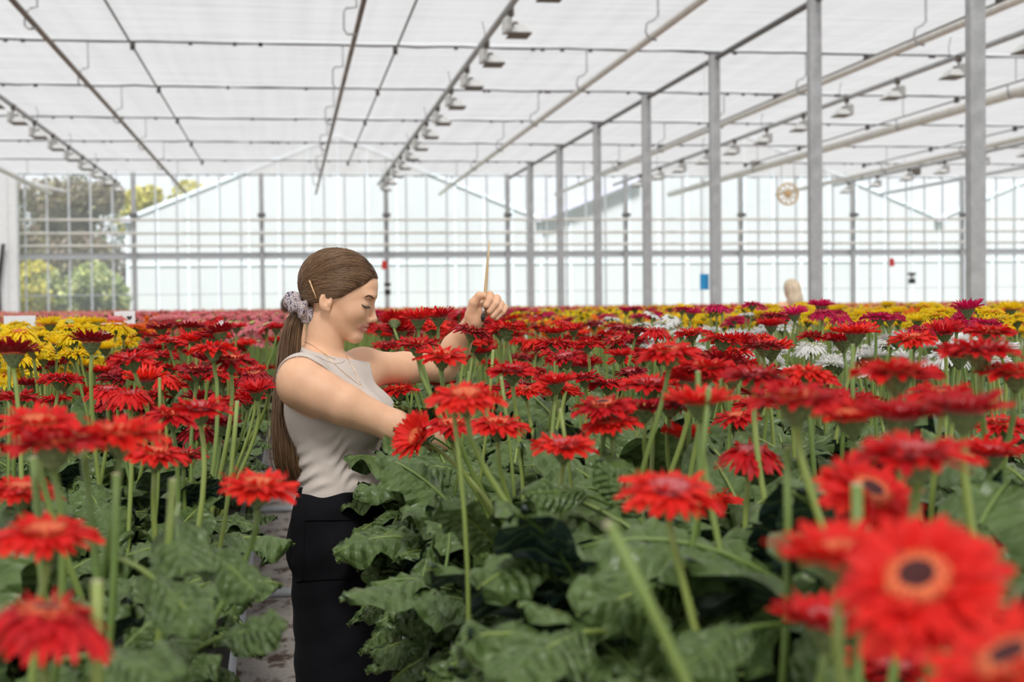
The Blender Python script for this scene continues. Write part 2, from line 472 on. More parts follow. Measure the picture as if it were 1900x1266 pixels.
# ---- grow lamps
def lamp_meshes():
    d = {}
    mb = MB().tube([(0, 0, 0.02), (0, 0, -0.1)], 0.016, 8).box((-0.04, -0.03, -0.05), (0.04, 0.03, 0.06))
    d['clamp'] = mb.mesh('clamp', M['lamp_dark'])
    d['ballast'] = MB().box((-0.10, -0.11, -0.27), (0.0, 0.11, -0.09)).box((-0.085, -0.13, -0.24), (-0.015, 0.13, -0.12)).mesh('ballast', M['lamp_white'])
    d['socket'] = MB().lathe([(0.03, -0.24), (0.045, -0.22), (0.045, -0.15), (0.028, -0.12)], 12, (0.06, 0, 0)).mesh('socket', M['lamp_dark'])
    mb = MB()
    a = [(0.03, -0.10, -0.17), (0.15, -0.10, -0.17), (0.15, 0.10, -0.17), (0.03, 0.10, -0.17)]
    b = [(-0.02, -0.19, -0.285), (0.23, -0.19, -0.285), (0.23, 0.19, -0.285), (-0.02, 0.19, -0.285)]
    mb.v += a + b
    mb.f += [(0, 1, 2, 3), (0, 4, 5, 1), (1, 5, 6, 2), (2, 6, 7, 3), (3, 7, 4, 0)]; mb.mi += [0] * 5
    d['reflector'] = mb.mesh('reflector', M['lamp_white'])
    d['rim'] = MB().box((-0.035, -0.2, -0.305), (0.24, 0.2, -0.285)).mesh('rim', M['lamp_dark'])
    return d
LM = lamp_meshes()
for (x, side, where, ys) in ((-5.02, 1, 'on the lamp pipe at far left', range(3, 14)), (2.85, 1, 'on the lamp pipe above the woman', range(0, 13)),
                       (10.4, -1, 'on the lamp pipe right of the steel posts', range(1, 12)), (17.8, -1, 'on the lamp pipe at far right', range(4, 13))):
    z = CAMZ + 3.8
    pipe(x, 3.8, 0.045, M['steel'], 'grey steel lamp rail carrying the row of grow lamps ' + {-5.02: 'at far left', 2.85: 'above the woman', 10.4: 'right of the steel posts', 17.8: 'at far right'}[x], None, name='lamp_rail', cat='rail')
    for q, k in enumerate(ys):
        y = 15.9 + 2.25 * k if x == 2.85 else 16.4 + 2.25 * k
        if y > YW - 1: continue
        r = empty('grow_lamp', (x + 0.03 * side, y, z - 0.05)); r.scale = (side, 1, 1)
        tag(r, f'{ORD[q]} grow lamp {where}', 'lamp', 'grow lamps ' + where)
        rf = None
        for nm in ('clamp', 'ballast', 'reflector', 'socket', 'rim'):
            o_ = obj(nm, LM[nm], rf if nm in ('socket', 'rim') else r)
            if nm == 'reflector': rf = o_
        if k % 2 == 0:
            MB().tube([(0.0, 0.3, 0.05), (0.02, 0.3, 0.22), (-0.02, 0.3, 0.4)], 0.006, 5).build('hanger_wire', M['wire'], r)

# ---- steel post row
for k in range(7):
    y = TR[7 - k]
    r = empty('steel_post', (6.98, y, 0)); tag(r, f'{ORD[k]} galvanised steel post in the receding row', 'post', 'steel posts in the row')
    a, b = 0.082, 0.06
    V = [(-a, -b), (a, -b), (a, b), (-a, b)]
    MB().box((-a, -b, 0.02), (a, b, HC + CAMZ - 0.06)).build('column', M['steel'], r)
    MB().box((-0.16, -0.12, 0), (0.16, 0.12, 0.02)).build('base_plate', M['steel'], r)
    MB().box((-0.14, -0.08, HC + CAMZ - 0.075), (0.14, 0.08, HC + CAMZ - 0.05)).build('head_plate', M['steel_dark'], r)

# ---- far wall: bay posts, mullions, panes, beam, pipes
wall = empty('wall_far', (0, YW, 0)); tag(wall, 'far glass wall of mullions and panes behind the flowers', 'wall', kind='structure')
PW = 3.875
bx0 = 6.98 - PW * 5
def glass_mat():
    ma, nt, b, out = nodes_of('hazy_glass')
    nt.nodes.remove(b)
    tc = N(nt, 'ShaderNodeTexCoord'); nz = N(nt, 'ShaderNodeTexNoise', Scale=0.8, Detail=4.0); nt.links.new(tc.outputs['Object'], nz.inputs['Vector'])
    t = N(nt, 'ShaderNodeBsdfTransparent'); t.inputs['Color'].default_value = (0.97, 0.98, 0.985, 1)
    d = N(nt, 'ShaderNodeBsdfTranslucent'); d.inputs['Color'].default_value = (0.9, 0.92, 0.93, 1)
    g = N(nt, 'ShaderNodeBsdfGlossy'); g.inputs['Roughness'].default_value = 0.05
    m1 = N(nt, 'ShaderNodeMixShader')
    mr = N(nt, 'ShaderNodeMapRange'); mr.inputs['To Min'].default_value = 0.03; mr.inputs['To Max'].default_value = 0.12; nt.links.new(nz.outputs['Fac'], mr.inputs['Value'])
    nt.links.new(mr.outputs[0], m1.inputs['Fac']); nt.links.new(t.outputs[0], m1.inputs[1]); nt.links.new(d.outputs[0], m1.inputs[2])
    m2 = N(nt, 'ShaderNodeMixShader'); m2.inputs['Fac'].default_value = 0.04
    nt.links.new(m1.outputs[0], m2.inputs[1]); nt.links.new(g.outputs[0], m2.inputs[2])
    nt.links.new(m2.outputs[0], out.inputs['Surface'])
    return ma
GLASS = glass_mat()
ZB = CAMZ + 1.6
step = PW / 6
post_me = MB().box((-0.07, -0.06, 0), (0.07, 0.06, ZC)).mesh('bay_post', M['steel'])
clamp_me = MB().box((-0.12, -0.12, -0.06), (0.12, 0.08, 0.06)).mesh('clamp', M['steel_dark'])
mull_me = MB().box((-0.028, -0.03, 0.1), (0.028, 0.03, ZC)).mesh('mullion', M['steel_light'])
pane_lo = MB().box((-step / 2 + 0.028, -0.004, 0.35), (step / 2 - 0.028, 0.004, ZB - 0.1)).mesh('pane', GLASS)
pane_hi = MB().box((-step / 2 + 0.028, -0.004, ZB + 0.12), (step / 2 - 0.028, 0.004, ZC)).mesh('pane', GLASS)
for i in range(11):
    x = bx0 + PW * i
    if 0 <= i < 11:
        p = obj('bay_post', post_me, wall, (x, -0.12, 0))
        obj('clamp', clamp_me, wall, (x, -0.2, CAMZ + 2.85))
    for j in range(6):
        xm = x + step * j
        if xm > 26: break
        if j: obj('mullion', mull_me, wall, (xm, 0, 0))
        obj('pane', pane_lo, wall, (xm + step / 2, 0, 0)); obj('pane', pane_hi, wall, (xm + step / 2, 0, 0))
MB().box((bx0 - 1, -0.05, ZB - 0.09), (X1 - 6, 0.06, ZB + 0.07)).build('crossbeam', M['steel_light'], wall)
MB().box((bx0 - 1, -0.09, ZB + 0.07), (X1 - 6, 0.06, ZB + 0.105)).build('beam_flange', M['steel'], wall)
MB().box((bx0 - 1, -0.08, 0.0), (X1 - 6, 0.1, 0.35)).build('wall_plinth', M['steel_light'], wall)
MB().box((bx0 - 1, -0.05, CAMZ + 0.40), (X1 - 6, 0.0, CAMZ + 0.425)).build('glazing_rail', M['steel_light'], wall)
for dz, nm in ((2.70, 'topmost'), (2.29, 'middle'), (1.91, 'lowest')):
    r = empty('wall_pipe', (0, YW - 0.34, CAMZ + dz)); tag(r, f'{nm} of the three pale pipes running along the far glass wall', 'pipe')
    MB().tube([(bx0 - 1, 0, 0), (5, 0, 0), (X1 - 6, 0, 0)], 0.042, 8).build('tube', M['pipe_cream'], r, smooth=True)
# white column at the left end
wc = empty('white_column', (-8.35, YW - 0.9, 0)); tag(wc, 'broad white column at the left edge in front of the glass wall', 'column')
MB().box((-0.42, -0.2, 0), (0.42, 0.2, ZC - 0.1)).build('shaft', M['white_paint'], wc)
MB().box((0.16, -0.215, 0), (0.18, -0.2, ZC - 0.1)).build('corner_bead', M['steel_light'], wc)
hs = MB().tube([(-8.42, YW - 1.3, 1.2), (-8.45, YW - 1.3, 2.2), (-8.36, YW - 1.3, 2.9), (-8.28, YW - 1.3, 3.5)], 0.06, 8).build('black_hose', M['black'], smooth=True)
tag(hs, 'black hose hanging against the white column at the left edge', 'hose')
MBd = MB().tube([(-8.9, YW - 0.45, CAMZ + 4.1), (-6.6, YW - 0.45, CAMZ + 3.55)], 0.05, 8)
br = MBd.build('wall_brace', M['white_paint'], smooth=True); tag(br, 'white diagonal brace crossing the glass at the left end', 'brace')

# ---- neighbouring greenhouse outside
YN = 54.0
def whitewash():
    ma, nt, b, out = nodes_of('whitewashed_panel')
    tc = N(nt, 'ShaderNodeTexCoord'); nz = N(nt, 'ShaderNodeTexNoise', Scale=0.35, Detail=5.0); nt.links.new(tc.outputs['Object'], nz.inputs['Vector'])
    c = ramp(nt, [(0.3, (0.54, 0.565, 0.59)), (0.7, (0.58, 0.60, 0.615))], nz.outputs['Fac'])
    nt.links.new(c, b.inputs['Base Color']); b.inputs['Roughness'].default_value = 0.35
    add_translucent(ma, nt, b, out, c, 0.35)
    return ma
WW = whitewash()
M['frame_blue'] = simple('pale_blue_frame', (0.55, 0.62, 0.68), 0.5, var=0.08, scale=4)
M['gutter_shade'] = simple('violet_grey_gutter_and_shade', (0.42, 0.42, 0.52), 0.5, var=0.1, scale=4)  # colour of the gutters and of the shade painted along one roof edge
nb = empty('greenhouse', (0, YN, 0)); tag(nb, 'neighbouring whitewashed greenhouse with row of gables outside the far wall', 'building')
val = [py_(235, 407, YN), py_(1003, 404, YN), py_(1742, 404, YN)]
vx = [v.x for v in val]; vz = sum(v.z for v in val) / 3
period = (vx[2] - vx[0]) / 2
slope = 0.405
edges = [vx[0] - 0, vx[1], vx[2], vx[2] + period]
def roofz(x):
    for a, b in zip(edges[:-1], edges[1:]):
        if a - 1e-6 <= x <= b + 1e-6:
            return vz + slope * min(x - a, b - x)
    return vz
for a, b in zip(edges[:-1], edges[1:]):
    n = 14
    for i in range(n):
        xa, xb = a + (b - a) * i / n, a + (b - a) * (i + 1) / n
        MB().prism([(xa + 0.02, 0), (xb - 0.02, 0), (xb - 0.02, roofz(xb) - 0.05), (xa + 0.02, roofz(xa) - 0.05)], 0, 0.03).build('wall_panel', WW, nb)
        MB().box((xa - 0.035, -0.05, 0), (xa + 0.035, 0.05, roofz(xa) - 0.03)).build('mullion', M['frame_blue'], nb)
    mid = (a + b) / 2
    for s, (xa, xb) in enumerate(((a, mid), (b, mid))):
        za, zb = vz, roofz(mid)
        MB().prism([(xa, za - 0.07), (xb, zb - 0.07), (xb, zb + 0.07), (xa, za + 0.07)] if xa < xb else [(xb, zb - 0.07), (xa, za - 0.07), (xa, za + 0.07), (xb, zb + 0.07)], -0.08, 0.1).build('verge', M['frame_blue'], nb)
        MB().prism([(xa, za + 0.02), (xb, zb + 0.02), (xb, zb + 0.06), (xa, za + 0.06)] if xa < xb else [(xb, zb + 0.02), (xa, za + 0.02), (xa, za + 0.06), (xb, zb + 0.06)], 0.1, 24).build('roof_slope', WW, nb)
    MB().box((a - 0.2, -0.3, vz - 0.16), (a + 0.2, 24, vz + 0.02)).build('gutter', M['gutter_shade'], nb)
    MB().box((a, -0.06, CAMZ + 1.55), (b, -0.0, CAMZ + 1.65)).build('crossbar', M['frame_blue'], nb)
xa, xb = vx[1], vx[1] + 3.9
MB().prism([(xa, roofz(xa) - 0.12), (xb, roofz(xb) - 0.12), (xb, roofz(xb) + 0.14), (xa, roofz(xa) + 0.14)], -0.5, -0.25).build('verge_shade_strip', M['gutter_shade'], nb)  # added strip: its violet-grey colour paints the shade on this roof edge

# ---- trees outside at left
def foliage_mat(name, stops):
    ma, nt, b, out = nodes_of(name)
    ge = N(nt, 'ShaderNodeNewGeometry')
    c = ramp(nt, stops, ge.outputs['Random Per Island'])
    nt.links.new(c, b.inputs['Base Color']); b.inputs['Roughness'].default_value = 0.5
    add_translucent(ma, nt, b, out, c, 0.35)
    return ma
M['bark'] = simple('bark', (0.12, 0.085, 0.06), 0.9, var=0.4, scale=8, bump=0.5)
F_copper = foliage_mat('copper_leaves', [(0, (0.10, 0.06, 0.045)), (0.5, (0.16, 0.11, 0.07)), (0.85, (0.2, 0.2, 0.09)), (1, (0.34, 0.3, 0.2))])
F_gold = foliage_mat('golden_leaves', [(0, (0.22, 0.24, 0.04)), (0.6, (0.5, 0.42, 0.05)), (1, (0.62, 0.58, 0.15))])
F_green = foliage_mat('shrub_leaves', [(0, (0.10, 0.16, 0.05)), (0.5, (0.24, 0.30, 0.10)), (0.85, (0.5, 0.52, 0.16)), (1, (0.62, 0.62, 0.4))])
def tree(name, label, base, trunk_h, blobs, mat, n, size, cat='tree', lean=0.2):
    r = empty(name, base); tag(r, label, cat)
    bx, by = 0, 0
    mb = MB()
    top = Vector((lean, 0, trunk_h))
    mb.tube([(0, 0, 0), (lean * 0.4, 0, trunk_h * 0.5), top], [0.22, 0.17, 0.1], 8)
    for (cx, cy, cz, rr) in blobs:
        mb.tube([(lean * 0.5, 0, trunk_h * 0.6), (cx * 0.6, cy * 0.6, (trunk_h * 0.6 + cz) / 2), (cx, cy, cz)], [0.1, 0.06, 0.02], 6)
    mb.build('trunk', M['bark'], r, smooth=True)
    per = n // len(blobs)
    V = []; F = []
    for (cx, cy, cz, rr) in blobs:
        d = rng.normal(size=(per, 3)); d /= np.linalg.norm(d, axis=1)[:, None]
        c = np.array((cx, cy, cz)) + d * (rr * rng.uniform(0.35, 1.0, per) ** 0.5)[:, None] * np.array((1, 1, 0.9))
        a = rng.normal(size=(per, 3)); a /= np.linalg.norm(a, axis=1)[:, None]
        b = np.cross(a, rng.normal(size=(per, 3))); b /= np.linalg.norm(b, axis=1)[:, None]
        s = size * rng.uniform(0.6, 1.3, per)[:, None]
        base_i = sum(len(v) for v in V)
        V.append(np.stack([c - a * s, c + b * s * 0.5, c + a * s, c - b * s * 0.5], 1).reshape(-1, 3))
        F.append(np.arange(per * 4).reshape(-1, 4) + base_i)
    me = mesh_tri('foliage', np.concatenate(V), np.concatenate(F), [mat])
    o = obj('foliage', me, r); o['kind'] = 'stuff'
    return r
def blobs_for(n, sx, sz0, sz1, rr):
    return [(random.uniform(-sx, sx), random.uniform(-0.8, 0.8), random.uniform(sz0, sz1), rr * random.uniform(0.75, 1.2)) for _ in range(n)]
TY = 51.5
c = py_(70, 575, 60.5); tree('copper_tree', 'tall dark brown-leaved tree outside behind the left glass panes', (c.x - 0.8, 60.5, -0.3), 5.0, blobs_for(20, 2.0, 2.6, 6.7, 1.1), F_copper, 13000, 0.14)
c = py_(185, 575, 57.0); tree('copper_tree', 'brown and green leaved tree outside, left of the white gable', (c.x - 0.5, 57.0, -0.3), 4.4, blobs_for(14, 1.0, 2.5, 6.3, 0.85), F_copper, 9000, 0.12)
c = py_(305, 575, 81.0); tree('golden_tree', 'yellow-green tree outside peeking over the white gable slope', (c.x, 81.0, -0.3), 7.6, blobs_for(10, 1.7, 5.6, 8.7, 0.9), F_gold, 4500, 0.16)
for px, lab, dy, mt in ((45, 'yellow-green shrub outside beside the white column', 0, F_gold), (95, 'leafy shrub outside, second from the white column', 0.5, F_green), (150, 'leafy shrub outside, third from the white column', 0, F_green), (192, 'leafy shrub outside at the foot of the white gable', 0.4, F_green)):
    c = py_(px, 575, TY - 2.5)
    tree('shrub', lab, (c.x, TY - 2.5 + dy, -0.3), 1.6, blobs_for(10, 0.5, 0.9, 3.1, 0.62), mt, 5200, 0.10, 'shrub', 0.05)
c = py_(60, 575, TY); tree('dark_hedge', 'dark evergreen mass outside behind the shrubs', (c.x - 1.6, TY + 10.2, -0.3), 3.0, blobs_for(18, 2.8, 1.0, 6.2, 1.4), foliage_mat('evergreen_leaves', [(0, (0.03, 0.05, 0.025)), (1, (0.1, 0.13, 0.05))]), 9000, 0.13)

# ---- small hanging things
def hang(name, label, cat, px, py, Y, builder):
    p = py_(px, py, Y)
    r = empty(name, p); tag(r, label, cat)
    builder(r, p)
    return r
def b_wheel(r, p):
    n = 10; R = 0.31
    ring = [(R * math.cos(2 * PI * k / 32), 0, R * math.sin(2 * PI * k / 32)) for k in range(33)]
    MB().tube(ring, 0.035, 6, False).build('rim', M['wood'], r, smooth=True)
    for k in range(n):
        a = 2 * PI * k / n + 0.1
        MB().tube([(0.04 * math.cos(a), 0, 0.04 * math.sin(a)), (0.16 * math.cos(a), 0, 0.16 * math.sin(a)), (R * math.cos(a), 0, R * math.sin(a))], [0.022, 0.028, 0.016], 6).build('spoke', M['wood'], r, smooth=True)
    MB().lathe([(0.03, -0.07), (0.08, -0.05), (0.08, 0.05), (0.03, 0.07)], 12).build('hub', simple('ochre_hub', (0.6, 0.4, 0.18), 0.6, var=0.15), r, rot=(PI / 2, 0, 0))
    for s in (-0.2, 0.2):
        MB().tube([(s, 0, 0.24), (s, 0, ZC - p.z - 0.03)], 0.009, 5).build('hanging_wire', M['wire'], r)
hang('wagon_wheel', 'pale wooden spoked wagon wheel hanging on wires between two posts', 'wheel', 1462, 360, YW - D, b_wheel)
def b_tag(r, p): MB().box((-0.075, -0.006, -0.12), (0.075, 0.006, 0.12)).build('plate', M['red_plastic'], r); MB().tube([(0, 0, 0.12), (0, 0, ZC - p.z - 0.03)], 0.004, 4).build('hanging_wire', M['steel_light'], r)
hang('red_tag', 'small red tag hanging by the far wall just right of the woman', 'tag', 713, 492, 40.7, b_tag)
hang('red_tag', 'small red tag hanging by the far wall left of the nearest post', 'tag', 1655, 487, 40.7, b_tag)
def b_sensor(r, p):
    MB().box((-0.08, -0.07, -0.17), (0.08, 0.07, -0.02)).box((-0.09, -0.08, 0.08), (0.09, 0.08, 0.16)).build('housing', M['black'], r)
    MB().lathe([(0.06, -0.02), (0.06, 0.08)], 12).build('window', M['lamp_white'], r)
    MB().tube([(0, 0, 0.16), (0, 0, ZC - p.z - 0.03)], 0.007, 5).build('hanging_wire', M['wire'], r)
hang('climate_sensor', 'black and white climate sensor hanging on a wire beside the woman', 'sensor', 719, 536, 40.0, b_sensor)
hang('climate_sensor', 'black and white climate sensor on a wire left of the nearest post', 'sensor', 1692, 516, 40.0, b_sensor)
def b_card(r, p): MB().box((-0.075, -0.004, -0.13), (0.075, 0.004, 0.13)).build('sheet', M['blue_card'], r); MB().tube([(0.02, 0, 0.13), (0.02, 0, ZC - p.z - 0.03)], 0.003, 4).build('hanging_string', M['steel_light'], r)
hang('sticky_trap', 'bright blue sticky insect trap beside the third nearest post', 'trap', 1307, 523, 23.0, b_card)
def b_fan(r, p):
    MB().lathe([(0.1, -0.12), (0.14, -0.08), (0.14, 0.1), (0.06, 0.14)], 12).build('housing', M['lamp_dark'], r)
    MB().tube([(0, 0, 0.12), (0, 0, ZC - p.z - 0.03)], 0.02, 6).build('hanging_rod', M['steel'], r)
hang('drive_motor', 'small dark drive motor under the screen between two posts', 'motor', 1402, 305, YW - D, b_fan)
hang('drive_motor', 'small drive motor under the screen left of the nearest post', 'motor', 1700, 318, YW - D, b_fan)

# ------------------------------------------------------------------ beds
XA = (-0.02, 0.24)          # the aisle
def bed(x0, x1, label, y0=0.25, y1=YW - 3.0, detail=True):
    r = empty('growing_trough', ((x0 + x1) / 2, 0, 0)); tag(r, label, 'trough')
    w2 = (x1 - x0) / 2
    MB().box((-w2, y0, 0.78), (w2, y1, 0.80)).box((-w2, y0, 0.80), (-w2 + 0.015, y1, 0.93)).box((w2 - 0.015, y0, 0.80), (w2, y1, 0.93)).build('trough', M['black'], r)
    MB().box((-w2 + 0.015, y0 + 0.02, 0.80), (w2 - 0.015, y1 - 0.02, 0.915)).build('substrate', simple('coco_substrate', (0.05, 0.03, 0.02), 0.95, var=0.5, scale=40, bump=0.6), r)
    yy = y0 + 0.6
    while yy < min(y1, 12.5):
        mb = MB()
        for s in (-1, 1):
            mb.tube([(s * (w2 - 0.1), yy, 0.0), (s * (w2 - 0.04), yy, 0.78)], 0.014, 8)
        mb.tube([(-w2 + 0.05, yy, 0.76), (w2 - 0.05, yy, 0.76)], 0.014, 8)
        mb.build('trestle', M['steel_light'], r)
        yy += 1.5
    return r
bed(0.34, 1.30, 'raised dark planting trough under the red gerberas right of the woman')
bed(-0.62, -0.14, 'raised dark planting trough under the gerberas left of the aisle')
bed(1.62, 3.10, 'raised dark planting trough under the white and yellow gerberas at right', 2.5)
bed(-1.75, -0.95, 'raised dark planting trough under the yellow gerberas at left', 2.5)

# ------------------------------------------------------------------ gerbera parts
R = 0.055
def petal_geo(r0, r1, wd, z0, rise, droop, tipw=0.55, cup=0.0, nl=6, twist=0.0, wob=0.0):
    """petal along +x from r0 to r1; returns verts, faces"""
    V = []; F = []
    for i in range(nl + 1):
        t = i / nl
        r = r0 + (r1 - r0) * t
        wdt = wd * (0.42 + 0.58 * math.sin(PI * min(1, t * 0.80 + 0.12)) ** 0.8)
        if i == nl: wdt *= tipw
        z = z0 + rise * t - droop * t * t
        if i == nl: r += 0.0
        for j in (-1, 0, 1):
            V.append((r + (0.0025 if (i == nl and j == 0) else 0), j * wdt * 0.5 + wob * math.sin(t * 5) * wd * 0.2, z + cup * abs(j) * wd * (1 - 0.4 * t) + twist * j * wd * t))
    for i in range(nl):
        for j in range(2):
            a = i * 3 + j
            F.append((a, a + 3, a + 4, a + 1))
    return V, F
def ring(mb, n, r0, r1, wd, z0, rise, droop, rnd, phase=0.0, nl=6, cup=0.12):
    for k in range(n):
        a = 2 * PI * (k + rnd.uniform(-0.3, 0.3)) / n + phase
        s = rnd.uniform(0.86, 1.06)
        V, F = petal_geo(r0, r0 + (r1 - r0) * s, wd * rnd.uniform(0.85, 1.12), z0, rise + rnd.uniform(-0.004, 0.004), droop + rnd.uniform(-0.005, 0.006), rnd.uniform(0.4, 0.7), cup * rnd.uniform(0.4, 1.4), nl, rnd.uniform(-0.3, 0.3), rnd.uniform(-0.5, 0.5))
        b = len(mb.v); ca, sa = math.cos(a), math.sin(a)
        mb.v += [(x * ca - y * sa, x * sa + y * ca, z) for x, y, z in V]
        mb.f += [tuple(b + i for i in f) for f in F]; mb.mi += [mb.cur] * len(F)

STY = {  # droop styles: (rise, droop) of outer, middle, inner rings
    'flat':  ((0.006, 0.009), (0.010, 0.006), (0.012, 0.002)),
    'droop': ((0.006, 0.014), (0.010, 0.011), (0.011, 0.005)),
    'cup':   ((0.022, 0.006), (0.026, 0.004), (0.026, 0.0)),
    'wilt':  ((0.006, 0.030), (0.010, 0.025), (0.012, 0.014)),
    'young': ((0.016, 0.004), (0.018, 0.002), (0.016, 0.0)),
}
HEAD = {}
def centre_mesh(style, cm):
    rnd = random.Random(style)
    dome = 0.010 if style == 'young' else 0.006
    mb = MB()
    prof = [(0.023, 0.001), (0.0225, 0.006), (0.017, 0.0085 + dome * 0.3), (0.011, 0.008 + dome * 0.45), (0.005, 0.0055 + dome * 0.4), (0.001, 0.005 + dome * 0.3)]
    mb.lathe(prof, 20)
    if cm is M['c_dark']:             # dark eye inside an orange-brown ring
        cm = [M['c_orange'], M['c_dark']]
        mb.mi = [0] * 60 + [1] * 40 + [0, 1]
    for k in range(90):               # bristly florets
        a = rnd.uniform(0, 2 * PI); r = 0.022 * rnd.uniform(0.55, 1) ** 0.6
        z = 0.0085 + dome * 0.4 - 0.004 * (r / 0.022) ** 3
        x, y = r * math.cos(a), r * math.sin(a); s = 0.0013
        b = len(mb.v)
        mb.v += [(x - s, y - s, z - 0.002), (x + s, y - s, z - 0.002), (x, y + s, z - 0.002), (x * 1.06, y * 1.06, z + rnd.uniform(0.0025, 0.005))]
        mb.f += [(b, b + 1, b + 3), (b + 1, b + 2, b + 3), (b + 2, b, b + 3)]; mb.mi += [0] * 3
    return mb.mesh('flower_centre', cm, True)
def calyx_mesh():
    mb = MB().lathe([(0.0042, -0.028), (0.007, -0.023), (0.013, -0.014), (0.0185, -0.005), (0.0215, 0.002)], 16)
    for ring_ in range(3):
        for k in range(16):
            a = 2 * PI * (k + 0.5 * ring_) / 16
            r1, z1, r2, z2 = ((0.008, -0.021, 0.0145, -0.0105), (0.0135, -0.013, 0.0195, -0.002), (0.018, -0.006, 0.0245, 0.004))[ring_]
            ca, sa = math.cos(a), math.sin(a); tx, ty = -sa, ca; w_ = 0.0024
            b = len(mb.v)
            mb.v += [(r1 * ca + tx * w_, r1 * sa + ty * w_, z1), (r1 * ca - tx * w_, r1 * sa - ty * w_, z1), (r2 * 1.04 * ca, r2 * 1.04 * sa, z2), ((r1 + 0.002) * ca, (r1 + 0.002) * sa, z1 - 0.001)]
            mb.f += [(b, b + 3, b + 2), (b + 3, b + 1, b + 2)]; mb.mi += [0, 0]
    return mb.mesh('calyx', M['calyx'], True)
CALYX = calyx_mesh()
def ring_mesh(style, colour, variant, which):
    key = (style, colour, variant, which)
    if key in HEAD: return HEAD[key]
    rnd = random.Random(str(key)); st = STY[style]
    mb = MB(); mt = M[colour]
    if which in ('all', 'outer'):
        ring(mb, 27, 0.014, R, 0.0115, 0.000, *st[0], rnd)
    if which in ('all', 'inner'):
        ring(mb, 25, 0.014, R * 0.90, 0.0105, 0.0025, *st[1], rnd, 0.1)
        ring(mb, 22, 0.015, R * 0.66, 0.0075, 0.005, *st[2], rnd, 0.2, 4)
        ring(mb, 20, 0.017, R * 0.47, 0.0045, 0.006, 0.008, 0.0, rnd, 0.05, 3)
    HEAD[key] = mb.mesh('petal_ring', mt, True)
    return HEAD[key]
PET = {}
def petal_mesh(style, colour, variant):
    key = (style, colour, variant)
    if key not in PET:
        rnd = random.Random(str(key)); st = STY[style][0]
        V, F = petal_geo(0.014, R * rnd.uniform(0.92, 1.05), 0.0118 * rnd.uniform(0.9, 1.1), 0.0, st[0] + rnd.uniform(-.003, .003), st[1] + rnd.uniform(-.004, .005), rnd.uniform(0.4, 0.65), rnd.uniform(0.05, 0.16), 7, rnd.uniform(-.25, .25), rnd.uniform(-.5, .5))
        PET[key] = mesh_np('petal', V, F, M[colour])
    return PET[key]
CEN = {}
def cen(style, key):
    k2 = (style, key)
    if k2 not in CEN: CEN[k2] = centre_mesh(style, M[key])
    return CEN[k2]

def crown_below(p, rnd, spread=0.10):
    x, y = p.x + rnd.gauss(0, spread * 0.6), p.y + rnd.gauss(0, spread * 0.6)
    if p.x < 0.0: x = min(x, -0.20)
    elif x < 0.42: x = 0.42 + rnd.uniform(0, 0.06)
    return Vector((x, max(y, 0.45), 0.95))
def flower(p, n, colour, centre, style, variant, scale, label, group, rnd, petals=False, spread=0.10, cat='flower', name='gerbera'):
    """p: middle of the bloom, n: facing direction"""
    c = crown_below(p, rnd, spread)
    root = empty({'red': 'red', 'dark_red': 'red', 'bright_red': 'red', 'salmon': 'pink'}.get(colour, colour) + '_gerbera', c); tag(root, label, cat, group)
    q = Vector((0, 0, 1)).rotation_difference(n).to_matrix() @ Matrix.Rotation(rnd.uniform(0, 6.28), 3, 'Z')
    off = p - c
    def part(nm, me):
        o = obj(nm, me, root); o.matrix_local = Matrix.Translation(off) @ q.to_4x4() @ Matrix.Scale(scale, 4); return o
    if petals:
        for k in range(27):
            o = part('petal', petal_mesh(style, colour, k % 5))
            o.matrix_local = Matrix.Translation(off) @ q.to_4x4() @ Matrix.Rotation(2 * PI * (k + rnd.uniform(-.3, .3)) / 27, 4, 'Z') @ Matrix.Scale(scale * rnd.uniform(0.92, 1.05), 4)
        part('petal_ring', ring_mesh(style, colour, variant, 'inner'))['kind'] = 'stuff'
    else:
        part('petal_ring', ring_mesh(style, colour, variant, 'all'))['kind'] = 'stuff'
    part('flower_centre', cen(style, centre)); part('calyx', CALYX)
    top = off - n * (0.026 * scale)
    side = Vector((rnd.uniform(-1, 1), rnd.uniform(-1, 1), 0)) * 0.02
    pts = []
    for i in range(9):
        t = i / 8
        # leaves the crown upright, ends along the facing direction
        h = Vector((0, 0, -0.03)) * (1 - t) ** 3 * 0 + (Vector((off.x * 0.15, off.y * 0.15, off.z * 0.4))) * (3 * t * (1 - t) ** 2) + (top - n * 0.09) * (3 * t * t * (1 - t)) + top * t ** 3
        pts.append(h + side * math.sin(PI * t))
    pts[0] = Vector((0, 0, -0.03))
    MB().tube(pts, [0.0052 - 0.0011 * i / 8 for i in range(9)], 7).build('stem', M['stem'], root, smooth=True)
    return root

# ------------------------------------------------------------------ blooms seen one by one in the photograph
UPV = Vector((0, 0, 1))
def facing(tilt, az):
    """tilt from upright in degrees, az: 0 = towards the camera, 90 = right, 180 = away, -90 = left"""
    t, a = math.radians(tilt), math.radians(az)
    h = Vector((math.sin(a), -math.cos(a), 0))
    return (UPV * math.cos(t) + h * math.sin(t)).normalized()
